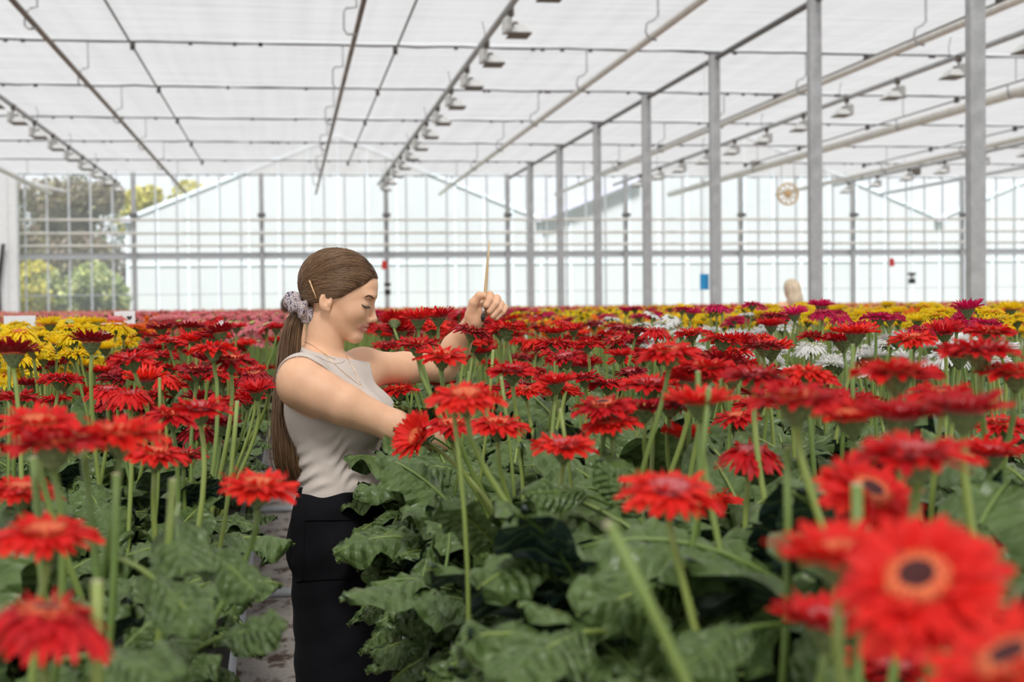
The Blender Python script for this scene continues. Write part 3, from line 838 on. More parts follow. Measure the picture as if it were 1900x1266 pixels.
# px, py, width px, tilt, az, colour, centre, style, label, single petals?
HERO = [
 (481, 905, 158, 14, 40, 'bright_red', 'c_orange', 'flat', 'bright scarlet gerbera leaning out over the aisle beside the woman\'s ponytail tip', 1),
 (72, 790, 165, 18, 20, 'bright_red', 'c_orange', 'flat', 'large scarlet gerbera at left edge above the blurred dark one', 1),
 (100, 828, 190, 4, 180, 'red', 'c_dark', 'flat', 'dark red gerbera seen edge-on at left, under the large scarlet one', 1),
 (222, 808, 178, 9, 0, 'bright_red', 'c_orange', 'flat', 'blurred red gerbera with peach centre in the left foreground', 1),
 (290, 845, 130, 12, 60, 'bright_red', 'c_orange', 'droop', 'scarlet gerbera right of the peach-centred one in left foreground', 1),
 (40, 912, 150, 6, 60, 'bright_red', 'c_orange', 'droop', 'blurred scarlet gerbera cut by the left edge below the dark one', 1),
 (88, 995, 205, 10, 10, 'bright_red', 'c_orange', 'droop', 'wide red gerbera low at left edge, third up from the bottom', 1),
 (85, 1150, 235, 10, 100, 'red', 'c_dark', 'wilt', 'drooping dark red gerbera in the bottom left corner', 1),
 (372, 760, 120, 10, 0, 'red', 'c_dusty', 'flat', 'red gerbera at left, midway to the woman, with dusty centre', 0),
 (322, 772, 110, 14, 30, 'red', 'c_orange', 'droop', 'red gerbera tucked behind the midway left ones', 0),
 (409, 790, 66, 4, 0, 'dark_red', 'c_dusty', 'young', 'half-open brownish red gerbera beside the aisle at left', 0),
 (476, 727, 58, 20, -30, 'red', 'c_orange', 'cup', 'small ragged red gerbera on a leaning stem by the woman\'s shoulder', 0),
 (170, 638, 66, 10, 180, 'dark_red', 'c_dark', 'cup', 'tall dark red gerbera showing its underside before the yellow ones', 0),
 (25, 660, 78, 14, 180, 'dark_red', 'c_dark', 'cup', 'dark maroon gerbera at the left edge before the yellow ones', 0),
 (60, 690, 46, 4, 0, 'dark_red', 'c_dusty', 'young', 'small pollen-dusted maroon gerbera, upper of two at left', 0),
 (60, 716, 52, 4, 0, 'dark_red', 'c_dusty', 'young', 'small pollen-dusted maroon gerbera, lower of two at left', 0),
 (98, 680, 44, 5, 0, 'dark_red', 'c_dusty', 'cup', 'maroon cupped gerbera right of the two dusted ones', 0),
 (122, 662, 44, 4, 0, 'dark_red', 'c_dusty', 'young', 'dusted maroon gerbera in front of yellow blooms, right of its like', 0),
 (118, 707, 80, 6, 0, 'red', 'c_dusty', 'flat', 'flat dark red gerbera at left below the yellow blooms', 0),
 (245, 668, 95, 16, -60, 'red', 'c_dusty', 'flat', 'pale-topped red gerbera tilted left, before the yellow blooms', 0),
 (199, 727, 78, 8, 20, 'red', 'c_dusty', 'wilt', 'ragged red gerbera with broad dusty dome at left', 0),
 (256, 727, 50, 12, -70, 'dark_red', 'c_dusty', 'young', 'brown closing gerbera head beside the ragged red one', 0),
 (350, 690, 46, 6, 0, 'red', 'c_orange', 'young', 'small domed red gerbera with peach top, left of the woman', 0),
 (300, 660, 60, 5, 0, 'red', 'c_dusty', 'flat', 'red gerbera in the middle of the left patch', 0),
 (430, 670, 100, 12, 20, 'red', 'c_orange', 'droop', 'broad red gerbera by the aisle left of the woman\'s arm', 0),
 (400, 695, 80, 12, -10, 'red', 'c_orange', 'flat', 'red gerbera half hidden under the broad one by the aisle', 0),
 # right of the woman
 (716, 643, 58, 8, 0, 'red', 'c_dusty', 'flat', 'red gerbera with dusty centre just under the woman\'s chin', 0),
 (775, 642, 92, 6, 10, 'red', 'c_dark', 'flat', 'flat red gerbera before the woman\'s far upper arm', 0),
 (820, 662, 104, 13, 5, 'bright_red', 'c_orange', 'flat', 'scarlet gerbera with orange eye in front of the woman\'s far elbow', 1),
 (762, 671, 48, 4, 0, 'dark_red', 'c_dark', 'droop', 'small dark gerbera left of the orange-eyed one', 0),
 (740, 726, 78, 12, -50, 'red', 'c_orange', 'flat', 'red gerbera tilted left in front of the woman\'s chest', 1),
 (864, 738, 148, 20, -15, 'bright_red', 'c_orange', 'droop', 'large scarlet gerbera with rosy centre below the painting hand', 1),
 (951, 690, 104, 6, 10, 'red', 'c_dusty', 'flat', 'red gerbera with dusty pink top below the big green post gap', 1),
 (959, 718, 78, 6, 0, 'dark_red', 'c_dusty', 'flat', 'dusty topped red gerbera under the pink topped one', 0),
 (876, 616, 78, 24, 80, 'dark_red', 'c_dark', 'droop', 'dark gerbera that the brush is touching', 1),
 (939, 611, 84, 5, 180, 'red', 'c_dark', 'flat', 'red gerbera just right of the brush seen from below', 1),
 (1031, 712, 68, 8, -40, 'red', 'c_dusty', 'young', 'rosy closing gerbera right of the dusty topped pair', 0),
 (1088, 676, 44, 4, 0, 'dark_red', 'c_green', 'cup', 'closed pinkish green gerbera bud on a tall stalk', 0),
 (1030, 657, 62, 5, 0, 'red', 'c_dusty', 'flat', 'red gerbera left of the closed bud', 0),
 (1150, 661, 48, 4, 0, 'red', 'c_dusty', 'young', 'small dusted red gerbera right of the closed bud', 0),
 (813, 590, 54, 6, 0, 'red', 'c_dusty', 'cup', 'red gerbera left of the painting hand, seen side-on', 0),
 (776, 594, 56, 7, -30, 'red', 'c_dusty', 'cup', 'pale-edged red gerbera second left of the painting hand', 0),
 (732, 600, 44, 40, 170, 'red', 'c_dark', 'cup', 'pinkish gerbera turned away by the woman\'s face', 0),
 (838, 792, 118, 12, 0, 'red', 'c_orange', 'droop', 'red gerbera above the leaves near the woman\'s elbow', 1),
 (924, 790, 122, 12, 20, 'bright_red', 'c_orange', 'droop', 'scarlet gerbera right of the one near the elbow', 1),
 (775, 812, 80, 62, -60, 'bright_red', 'c_orange', 'cup', 'coral gerbera turned sideways right beside the woman\'s elbow', 1),
 (1119, 756, 125, 16, -40, 'red', 'c_dark', 'droop', 'red gerbera in the middle leaning left above pale bud', 1),
 (1133, 786, 120, 14, -60, 'bright_red', 'c_dark', 'droop', 'scarlet gerbera below the leaning middle one', 1),
 (1196, 762, 78, 4, 0, 'dark_red', 'c_green', 'young', 'greenish closing gerbera head in the middle', 0),
 (1207, 716, 118, 8, 0, 'red', 'c_dusty', 'flat', 'red gerbera with broad petals above the greenish head', 1),
 (1046, 830, 132, 6, 10, 'bright_red', 'c_dusty', 'flat', 'pale-rimmed red gerbera above the big middle leaves', 1),
 (1045, 962, 62, 8, 0, 'salmon', 'c_green', 'young', 'faded pink gerbera bud low among the middle leaves', 0),
 (1243, 915, 205, 20, 10, 'bright_red', 'c_dusty', 'droop', 'large scarlet gerbera in the lower middle over dark leaves', 1),
 (1190, 868, 92, 24, -20, 'red', 'c_dark', 'flat', 'red gerbera hidden behind the large lower middle one', 0),
 (1392, 842, 116, 12, 0, 'red', 'c_dusty', 'wilt', 'faded red gerbera with pink dome on thick stalk', 1),
 (1612, 920, 215, 36, 22, 'bright_red', 'c_dark', 'flat', 'scarlet gerbera facing the camera at lower right', 1),
 (1556, 1038, 200, 10, -40, 'bright_red', 'c_orange', 'young', 'blurred red gerbera with glowing orange centre at lower right', 1),
 (1706, 1085, 345, 40, -38, 'bright_red', 'c_dark', 'flat', 'huge blurred scarlet gerbera with orange-ringed eye in bottom right', 1),
 (1535, 1160, 170, 10, 30, 'red', 'c_dusty', 'young', 'blurred red gerbera with tan dome under the glowing one', 1),
 (1408, 1040, 115, 8, 20, 'dark_red', 'c_dusty', 'wilt', 'fading dusky gerbera left of the glowing orange one', 0),
 (1700, 848, 235, 5, 0, 'red', 'c_dusty', 'flat', 'wide dark red gerbera edge-on above the camera-facing one', 1),
 (1838, 845, 105, 8, 0, 'red', 'c_dusty', 'young', 'pink-dusted domed gerbera near the right edge', 0),
 (1885, 1240, 370, 30, -85, 'bright_red', 'c_dark', 'flat', 'very blurred scarlet gerbera cut by the bottom right corner', 1),
 (1655, 1250, 150, 10, 0, 'red', 'c_dusty', 'young', 'blurred pinkish gerbera at the bottom edge on the right', 0),
 (1664, 694, 172, 4, 20, 'red', 'c_dark', 'flat', 'wide red gerbera edge-on in the right middle', 1),
 (1817, 652, 150, 5, 0, 'red', 'c_dusty', 'flat', 'wide red gerbera near the right edge, before the nearest post', 1),
 (1780, 664, 72, 5, 0, 'dark_red', 'c_dark', 'cup', 'dark cupped gerbera under the wide one before the nearest post', 0),
 (1837, 619, 98, 4, 0, 'red', 'c_dark', 'flat', 'red gerbera against the yellow blooms below the nearest post', 0),
 (1693, 630, 98, 12, -40, 'bright_red', 'c_orange', 'droop', 'scarlet gerbera before the white blooms at right', 0),
 (1511, 625, 68, 4, 0, 'red', 'c_dark', 'flat', 'red gerbera below the second nearest post', 0),
 (1431, 606, 46, 4, 0, 'red', 'c_dusty', 'cup', 'small red cup-shaped gerbera on tall stalk left of the second post', 0),
 (1436, 588, 44, 4, 0, 'dark_red', 'c_dusty', 'flat', 'taller small red gerbera above the cup-shaped one', 0),
 (1311, 684, 124, 5, 0, 'red', 'c_dark', 'flat', 'red gerbera edge-on in the middle right, below the third post', 1),
 (1477, 745, 192, 4, 10, 'red', 'c_dark', 'flat', 'very wide red gerbera edge-on in the right foreground', 1),
 (1580, 778, 125, 16, -40, 'bright_red', 'c_orange', 'young', 'blurred coral gerbera right of the very wide one', 1),
 (1670, 778, 135, 6, 0, 'red', 'c_dusty', 'young', 'pink-topped red gerbera right of the coral one', 1),
 (1790, 765, 140, 8, 0, 'red', 'c_dusty', 'young', 'rose-domed gerbera in the right foreground', 1),
 (1750, 735, 150, 8, 30, 'red', 'c_dark', 'droop', 'red gerbera behind the rose-domed one', 0),
 (1885, 694, 140, 6, 0, 'red', 'c_dark', 'flat', 'dark red gerbera cut by the right edge, mid height', 1),
 (1284, 708, 84, 8, 0, 'red', 'c_dusty', 'young', 'dusky gerbera left of the edge-on middle right one', 0),
 (1300, 750, 112, 8, -20, 'bright_red', 'c_orange', 'young', 'peach-centred red gerbera left of the very wide one', 1),
 (1352, 652, 72, 5, 0, 'red', 'c_dusty', 'flat', 'pale-dusted red gerbera above the edge-on middle one', 0),
 (1400, 700, 130, 6, 0, 'red', 'c_dusty', 'flat', 'pinkish topped red gerbera left of the wide right middle one', 0),
 (1240, 655, 120, 12, -30, 'red', 'c_dark', 'droop', 'red gerbera leaning left, above the broad-petalled one', 0),
 (1320, 925, 120, 14, 30, 'bright_red', 'c_orange', 'droop', 'scarlet gerbera right of the large lower middle one', 0),
 (1860, 790, 120, 8, 0, 'red', 'c_dark', 'droop', 'dark red gerbera by the right edge above the domed one', 0),
]
hero_px = []
n_red = 0
for i, (px, py, wpx, tilt, az, colr, cn, sty, lab, sep) in enumerate(HERO):
    rnd = random.Random(1000 + i)
    size = {'cup': 0.088, 'young': 0.088, 'wilt': 0.10}.get(sty, 0.11)
    sc = rnd.uniform(0.95, 1.05) * {'cup': 0.86, 'young': 0.86}.get(sty, 1.0)
    depth = size * FPX / wpx * sc
    depth = min(depth, 5.2)
    p = pd(px, py, depth)
    if colr in ('red', 'dark_red', 'bright_red'): n_red += 1
    flower(p, facing(tilt if tilt > 24 else tilt * 0.62, az), colr, cn, sty, i % 4, sc, lab, 'gerbera flowers', rnd, bool(sep))
    hero_px.append((px, py, depth, wpx, p))

# ------------------------------------------------------------------ the many blooms behind, one by one
ALLP = [h[4] for h in hero_px]
def clear(p, dmin):
    return all((p - q).length > dmin for q in ALLP)
WOMAN_D = 3.75
ZONES = [(110, 'at the left edge'), (250, 'before the left glass'), (400, 'halfway between left edge and woman'), (540, 'just left of the woman'), (800, "before the woman's face"), (940, 'around the painting hand'), (1060, 'below the farthest posts'), (1220, 'below the fifth and fourth posts'), (1400, 'below the third post'), (1600, 'below the second post'), (1760, 'left of the nearest post'), (9999, 'at and right of the nearest post')]
def scatter(n, xr, yr, zr, ok, pick, label, group, seed, dmin=0.055, tilt=6.5, spread=0.07):
    rnd = random.Random(seed); made = 0; tries = 0
    while made < n and tries < n * 60:
        tries += 1
        Y = yr[0] + (yr[1] - yr[0]) * rnd.random() ** 0.9
        X = rnd.uniform(*xr)
        p = Vector((X, Y, CAMZ - rnd.uniform(*zr)))
        px, py, dep = proj(p)
        if not (-60 < px < 1960) or not ok(px, py, dep, p) or not clear(p, dmin): continue
        colr, cn, sty = pick(rnd)
        sc = rnd.uniform(0.82, 1.03)
        tone = {'red': 'red', 'bright_red': 'scarlet', 'dark_red': 'dark crimson'}.get(colr, colr)
        shp = {'flat': 'flat', 'droop': 'drooping', 'cup': 'cupped', 'young': 'half-open', 'wilt': 'wilting'}[sty]
        eye = {'c_dusty': 'dusty-topped', 'c_dark': 'dark-eyed', 'c_orange': 'orange-eyed', 'c_green': 'green-eyed'}[cn]
        zone = next(z_ for lim, z_ in ZONES if px < lim)
        rank = 'front' if dep < 4.4 else ('middle' if dep < 6.2 else 'back')
        lab = f'{tone} {shp} {eye} gerbera in the {rank} rows {zone}'
        flower(p, facing(abs(rnd.gauss(0, tilt)), rnd.uniform(-180, 180)), colr, cn, sty, rnd.randrange(4), sc, lab, group, rnd, spread=spread)
        ALLP.append(p); made += 1
    return made
def red_pick(rnd):
    return (rnd.choices(['red', 'bright_red', 'dark_red'], [5.5, 2.2, 3.2])[0], rnd.choices(['c_dusty', 'c_dark', 'c_orange'], [6, 2.5, 1.6])[0], rnd.choices(['flat', 'droop', 'cup', 'young', 'wilt'], [5, 3, 2, 2, 0.8])[0])
def right_ok(px, py, dep, p):
    if dep < 4.3 and px < 935: return False
    if dep < 3.0 and px < 1180: return False
    if px < 690: return dep > 4.6 and px > 640 and False
    return True
a = scatter(185, (0.34, 1.42), (2.3, 8.6), (0.07, 0.27), right_ok, red_pick, 'red gerbera in the massed red blooms right of the woman', 'massed red gerberas on the right', 11)
def left_ok(px, py, dep, p):
    return px < 522 and py > 590
b = scatter(84, (-0.62, -0.05), (2.7, 6.4), (0.07, 0.30), left_ok, red_pick, 'red gerbera in the massed red blooms left of the aisle', 'massed red gerberas on the left', 12)
def mk(colr, cents, stys=('flat', 'droop', 'wilt', 'cup', 'droop')):
    return lambda rnd: (colr, rnd.choice(cents), rnd.choice(stys))
anyok = lambda px, py, dep, p: not (500 < px < 720 and dep < 4.2)
scatter(105, (-1.75, -0.60), (3.4, 6.6), (0.06, 0.21), lambda px, py, d, p: px < 300, mk('yellow', ['c_green', 'c_green', 'c_orange']), 'yellow gerbera in the bright yellow patch at left', 'yellow gerberas at left', 13)
scatter(140, (2.15, 3.3), (4.4, 9.0), (0.03, 0.13), anyok, mk('yellow', ['c_green', 'c_orange']), 'yellow gerbera in the yellow band before the right posts', 'yellow gerberas at right', 14)
scatter(60, (1.50, 2.05), (3.3, 6.5), (0.11, 0.22), anyok, mk('white', ['c_green', 'c_green']), 'white gerbera low among the blooms at right', 'white gerberas at right', 15)
scatter(34, (1.6, 2.5), (3.5, 7.5), (0.015, 0.10), anyok, mk('magenta', ['c_dark', 'c_dusty']), 'magenta gerbera on tall stalk standing over the white ones', 'magenta gerberas at right', 16)
scatter(40, (0.4, 2.2), (8.5, 13), (0.05, 0.13), anyok, mk('magenta', ['c_dark', 'c_dusty']), 'magenta gerbera in the band behind the red ones', 'magenta gerberas in the middle', 17)
scatter(40, (-1.6, -0.40), (6.5, 8.6), (0.05, 0.16), lambda px, py, d, p: px < 520, mk('orange', ['c_green', 'c_dark']), 'orange gerbera behind the yellow patch at left', 'orange gerberas at left', 18)
scatter(40, (-0.9, -0.06), (6.7, 10), (0.04, 0.12), lambda px, py, d, p: px < 545, mk('pink', ['c_green']), 'pink gerbera beyond the orange ones at left', 'pink gerberas at left', 19)

# ------------------------------------------------------------------ the blooms too far to count, one mass for each colour
def low_head():
    V = []; F = []; mi = []
    n = 12
    for lay, (r1, z1, ph) in enumerate(((1.0, -0.13, 0.0), (0.8, 0.03, 0.25))):
        for k in range(n):
            a = 2 * PI * (k + ph) / n; da = 0.24
            b = len(V)
            for (r, ang, z) in ((0.2, a, 0.02), (0.75 * r1, a - da, z1), (r1 * (0.92 + 0.1 * ((k * 7) % 3)), a, z1 - 0.14), (0.75 * r1, a + da, z1)):
                V.append((r * R * math.cos(ang), r * R * math.sin(ang), z * R))
            F += [(b, b + 1, b + 2), (b, b + 2, b + 3)]; mi += [0, 0]
    b = len(V)
    for k in range(6):
        a = 2 * PI * k / 6; V.append((0.3 * R * math.cos(a), 0.3 * R * math.sin(a), 0.16 * R))
    V.append((0, 0, 0.2 * R))
    for k in range(6): F.append((b + k, b + (k + 1) % 6, b + 6)); mi.append(1)
    b = len(V)
    for k in range(6):
        a = 2 * PI * k / 6; V.append((0.36 * R * math.cos(a), 0.36 * R * math.sin(a), 0.0))
    V.append((0, 0, -0.42 * R))
    for k in range(6): F.append((b + (k + 1) % 6, b + k, b + 6)); mi.append(2)
    nh = len(V)
    b = len(V)
    for z in (-0.02, -0.45):
        for k in range(3):
            a = 2 * PI * k / 3; V.append((0.0045 * math.cos(a), 0.0045 * math.sin(a), z))
    for k in range(3):
        k2 = (k + 1) % 3
        F += [(b + k, b + 3 + k, b + 3 + k2), (b + k, b + 3 + k2, b + k2)]; mi += [3, 3]
    return np.array(V), np.array(F), np.array(mi), nh
LV, LF, LMI, LNH = low_head()
def mass(P, colour, centre, label):
    if len(P) == 0: return
    n = len(P)
    sc = rng.uniform(0.8, 1.05, n)
    ax = rng.normal(0, 0.28, (n, 2))
    rot = rng.uniform(0, 2 * PI, n)
    c, s = np.cos(rot)[:, None], np.sin(rot)[:, None]
    x = LV[None, :, 0] * c - LV[None, :, 1] * s; y = LV[None, :, 0] * s + LV[None, :, 1] * c
    z = np.repeat(LV[None, :, 2], n, 0)
    h = z + 0; 
    z = z + x * ax[:, :1] + y * ax[:, 1:]
    z[:, LNH:] = h[:, LNH:]
    V = np.stack([x * sc[:, None], y * sc[:, None], z * sc[:, None]], 2) + P[:, None, :]
    F = (LF[None] + (np.arange(n) * len(LV))[:, None, None]).reshape(-1, 3)
    me = mesh_tri('far_gerberas', V.reshape(-1, 3), F, [M[colour], M[centre], M['calyx'], M['stem']], np.tile(LMI, n))
    o = obj('gerbera_field', me)
    tag(o, label, 'flowers', kind='stuff')
def field_colour(X, Y):
    """varieties stand in blocks"""
    if -0.65 < X < 0 and Y < 10: return 'red' if Y < 6.6 else 'pink'
    if 0.2 < X < 1.45 and Y < 11: return 'red'
    if 1.45 <= X < 2.1 and Y < 7: return 'white'
    if 2.1 <= X < 3.4 and Y < 10: return 'yellow'
    if X <= -0.65 and Y < 6.4: return 'yellow'
    if X <= -0.5 and Y < 8.6: return 'orange'
    if X < 0:
        b = int(Y / 4.2) + int(X / 1.7) * 3
        return ['pink', 'salmon', 'pink', 'crimson_pink', 'salmon', 'pink', 'salmon'][b % 7]
    if X > 0.30 * Y + 1.0 and Y > 7:
        b = int(Y / 3.5) + int(X / 1.9) * 2
        return ['yellow', 'pink', 'yellow', 'salmon', 'yellow', 'pink', 'orange'][b % 7]
    b = int(Y / 3.3) + int(X / 1.5) * 2
    return ['magenta', 'orange', 'yellow', 'crimson_pink', 'orange', 'yellow', 'magenta'][b % 7]
pts = {}
aisles = [(-0.02 + k * 1.72, 0.30 + k * 1.72) for k in range(-9, 16)]
total = 0
Y = 3.2
while Y < YW - 3.2:
    dens = 0.115 + 0.0042 * Y            # spacing grows with distance, where blooms overlap in view
    xl, xr = -0.215 * Y - 0.5, 0.545 * Y + 0.6
    X = xl
    while X < xr:
        x = X + rng.uniform(-0.5, 0.5) * dens; y = Y + rng.uniform(-0.5, 0.5) * dens
        X += dens
        if any(a0 < x < a1 for a0, a1 in aisles): continue
        colr = field_colour(x, y)
        if colr == 'red' and y < (8.0 if x > 0 else 6.2): continue
        if colr == 'yellow' and (y < 5.0 or (x > 0 and y < 8.2)): continue
        if colr == 'white' and y < 5.5: continue
        if colr == 'orange' and x < 0 and y < 7.6: continue
        if 0 <= x < 0.36 and y < 4.2: continue
        zt = CAMZ - 0.05 - 0.14 * rng.random()
        if y > 20: zt -= 0.0
        key = colr
        pts.setdefault(key, []).append((x, y, zt)); total += 1
    Y += dens
for colr, lst in pts.items():
    P = np.array(lst)
    cn = {'red': 'c_dusty', 'yellow': 'c_green', 'white': 'c_green', 'orange': 'c_dark', 'pink': 'c_green', 'salmon': 'c_green', 'magenta': 'c_dark', 'crimson_pink': 'c_dusty'}[colr]
    nm = {'crimson_pink': 'rose red', 'salmon': 'salmon'}.get(colr, colr)
    mass(P, colr, cn, f'far-off mass of {nm} gerberas spread in blocks towards the glass wall')
print('far blooms', total, 'near red', n_red + a + b)

# ------------------------------------------------------------------ leaves
def leaf_mesh(seed, detail=True, e0=None, bend=None, mat='leaf'):
    rnd = random.Random(seed)
    L = 0.20; pet = rnd.uniform(0.12, 0.18)
    nl, nw = (22, 10) if detail else (5, 2)
    if e0 is None: e0, bend = rnd.uniform(52, 78), rnd.uniform(70, 125)
    e0, bend = math.radians(e0), math.radians(bend)
    wmax = rnd.uniform(0.085, 0.115)
    sway = rnd.uniform(-0.5, 0.5); lob = rnd.uniform(4.2, 5.6); lam = rnd.uniform(0.12, 0.26); ph = rnd.uniform(0, 6)
    V = []; F = []; uv = []
    # spine
    tot = pet + L; pts = []; x = z = yb = 0.0; ns = 60
    for i in range(ns + 1):
        s = i / ns
        pts.append((x, yb, z, e0 - bend * max(0, s - 0.22) ** 1.15))
        e = pts[-1][3]; ds = tot / ns
        x += ds * math.cos(e) ; z += ds * math.sin(e); yb += ds * sway * 0.3 * s
    def sp(s):
        f = min(max(s, 0), 1) * ns; i = min(int(f), ns - 1); t = f - i
        return [pts[i][k] * (1 - t) + pts[i + 1][k] * t for k in range(4)]
    s0 = pet / tot
    for i in range(nl + 1):
        t = i / nl
        px_, py__, pz_, e = sp(s0 + (1 - s0) * t)
        env = (t + 0.02) ** 0.55 * (1 - t ** 2.6) ** 0.6
        tooth = abs(math.sin(lob * PI * t + 0.4)) ** 0.8
        wd = wmax * (0.20 + 0.98 * env) * (1 - lam * (1 - tooth) * (1.15 - t * 0.6))
        if i == nl: wd = 0.006
        nxv = (-math.sin(e), 0, math.cos(e))      # upper normal of the spine
        for j in range(nw + 1):
            v = 2 * j / nw - 1
            yy = v * wd * 0.5 * 1.25
            # folded along the midrib, curled down at the rims, quilted between veins
            h = -0.30 * abs(yy) * 0.25 + 0.012 * (1 - abs(v)) * 0 - 0.016 * abs(v) ** 3
            h += 0.008 * math.sin(t * 17 + ph + 2.2 * abs(v)) * abs(v) ** 1.5 + 0.006 * math.sin(t * 9 + v * 2 + ph * 2) * abs(v)
            h += 0.0055 * math.sin(2 * PI * (t - 0.16 * abs(v)) * 9) * min(1, abs(v) * 3) * (1 - abs(v) ** 4)
            h += 0.010 * noise.noise((t * 4 + seed, v * 2.2, 0.5))
            V.append((px_ + nxv[0] * h + 0.02 * abs(v) * math.cos(e) * (0.5 - t), py__ + yy, pz_ + nxv[2] * h + 0.02 * abs(v) * math.sin(e) * (0.5 - t)))
            uv.append((t, v, 0))
    for i in range(nl):
        for j in range(nw):
            a = i * (nw + 1) + j
            F.append((a, a + nw + 1, a + nw + 2, a + 1))
    # petiole and midrib
    mb = MB(); mb.v = V; mb.f = [tuple(reversed(f)) for f in F]; mb.mi = [0] * len(F)
    mb.cur = 1
    k = 8 if detail else 3
    path = [Vector(sp(s0 * 1.0 * q / k)[:3]) for q in range(k + 1)]
    if detail:
        path += [Vector((lambda c: (c[0] + math.sin(c[3]) * 0.0015, c[1], c[2] - math.cos(c[3]) * 0.0015))(sp(s0 + (1 - s0) * q / 8))) for q in range(1, 9)]
        rad = [0.0042] * (k + 1) + [0.0036 - 0.0003 * q for q in range(1, 9)]
    else: rad = [0.004] * (k + 1)
    mb.tube(path, rad, 6 if detail else 3)
    me = mb.mesh('leaf', [M[mat], M['stem']], True)
    at = me.attributes.new('leaf_uv', 'FLOAT_VECTOR', 'POINT')
    full = uv + [(0, 0, 0)] * (len(me.vertices) - len(uv))
    at.data.foreach_set('vector', [c for u in full for c in u])
    return me
LEAVES = [leaf_mesh(40 + k) for k in range(14)]
LIGHTL = [leaf_mesh(40 + k, mat='leaf_light') for k in range(0, 14, 3)]
LLOW = [leaf_mesh(90 + k, False) for k in range(5)]
def plant(x, y, z, nleaf, rnd, label, group, reach=1.0, arc=None, smin=0.85, smax=1.2, hang=(0, 0, 0)):
    r = empty('gerbera_plant', (x, y, z), 0); tag(r, label, 'plant', group)
    a0 = rnd.uniform(0, 6.28)
    for k in range(nleaf):
        az = a0 + 2.4 * k + rnd.uniform(-0.3, 0.3) if arc is None else rnd.uniform(*arc)
        o = obj('leaf', rnd.choice(LEAVES if rnd.random() > 0.13 else LIGHTL), r)
        o.rotation_euler = Euler((rnd.uniform(-0.25, 0.25), rnd.uniform(-0.22, 0.30), az))
        s = rnd.uniform(smin, smax) * reach
        o.scale = (s, s * 1.18, s)
        o.location = (rnd.uniform(-0.02, 0.02), rnd.uniform(-0.02, 0.02), 0)
    for k in range(hang[0]):                                    # leaves hanging over the aisle side
        o = obj('leaf', rnd.choice(LEAVES), r)
        o.rotation_euler = Euler((rnd.uniform(-0.3, 0.3), rnd.uniform(*hang[2]), hang[1] + rnd.uniform(-0.85, 0.85)))
        o.scale = (s := rnd.uniform(0.8, 1.05) * reach, s, s)
        o.location = (rnd.uniform(-0.03, 0.03), rnd.uniform(-0.08, 0.08), rnd.uniform(-0.03, 0.02))
    return r
rnd = random.Random(5)
NTH = 'first second third fourth fifth sixth seventh eighth ninth tenth eleventh twelfth thirteenth fourteenth fifteenth sixteenth seventeenth eighteenth nineteenth twentieth twenty-first twenty-second twenty-third twenty-fourth twenty-fifth'.split()
rowsR = [0.46, 0.74, 1.02, 1.26]
rowsL = [-0.34, -0.48, -0.62]
for side, rows, lab, y0 in (('R', rowsR, 'right', 1.15), ('L', rowsL, 'left', 1.25)):
    for ri, x in enumerate(rows):
        y = y0 + 0.12 * (ri % 2); k = 0
        while y < 6.4:
            px, py, dep = proj((x, y, 1.1))
            if -250 < px < 2150:
                near = y < 3.4
                zz = 0.92 + rnd.uniform(-0.02, 0.03)
                if ri == 0: ll, gg = (f'{NTH[k]} leafy gerbera plant from the camera in the aisle-side row, {lab} bed', f'aisle-side gerbera plants of the {lab} bed')
                else: ll, gg = (f'{NTH[k]} leafy plant from the camera, {["", "second", "third", "fourth"][ri]} row from the aisle, {lab} bed', f'inner gerbera plants of the {lab} bed')
                plant(x + rnd.uniform(-0.03, 0.03), y, zz, 12 if near else 11, rnd, ll, gg, ((1.3 if ri else 1.1) if near else 1.12) if side == 'R' else (1.02 if ri else 0.92), hang=(0, 0, 0) if ri else ((7, PI, (0.35, 1.0)) if side == 'R' else (2, 0.0, (0.6, 1.1))))
            y += 0.25 if y < 3.6 else 0.33; k += 1
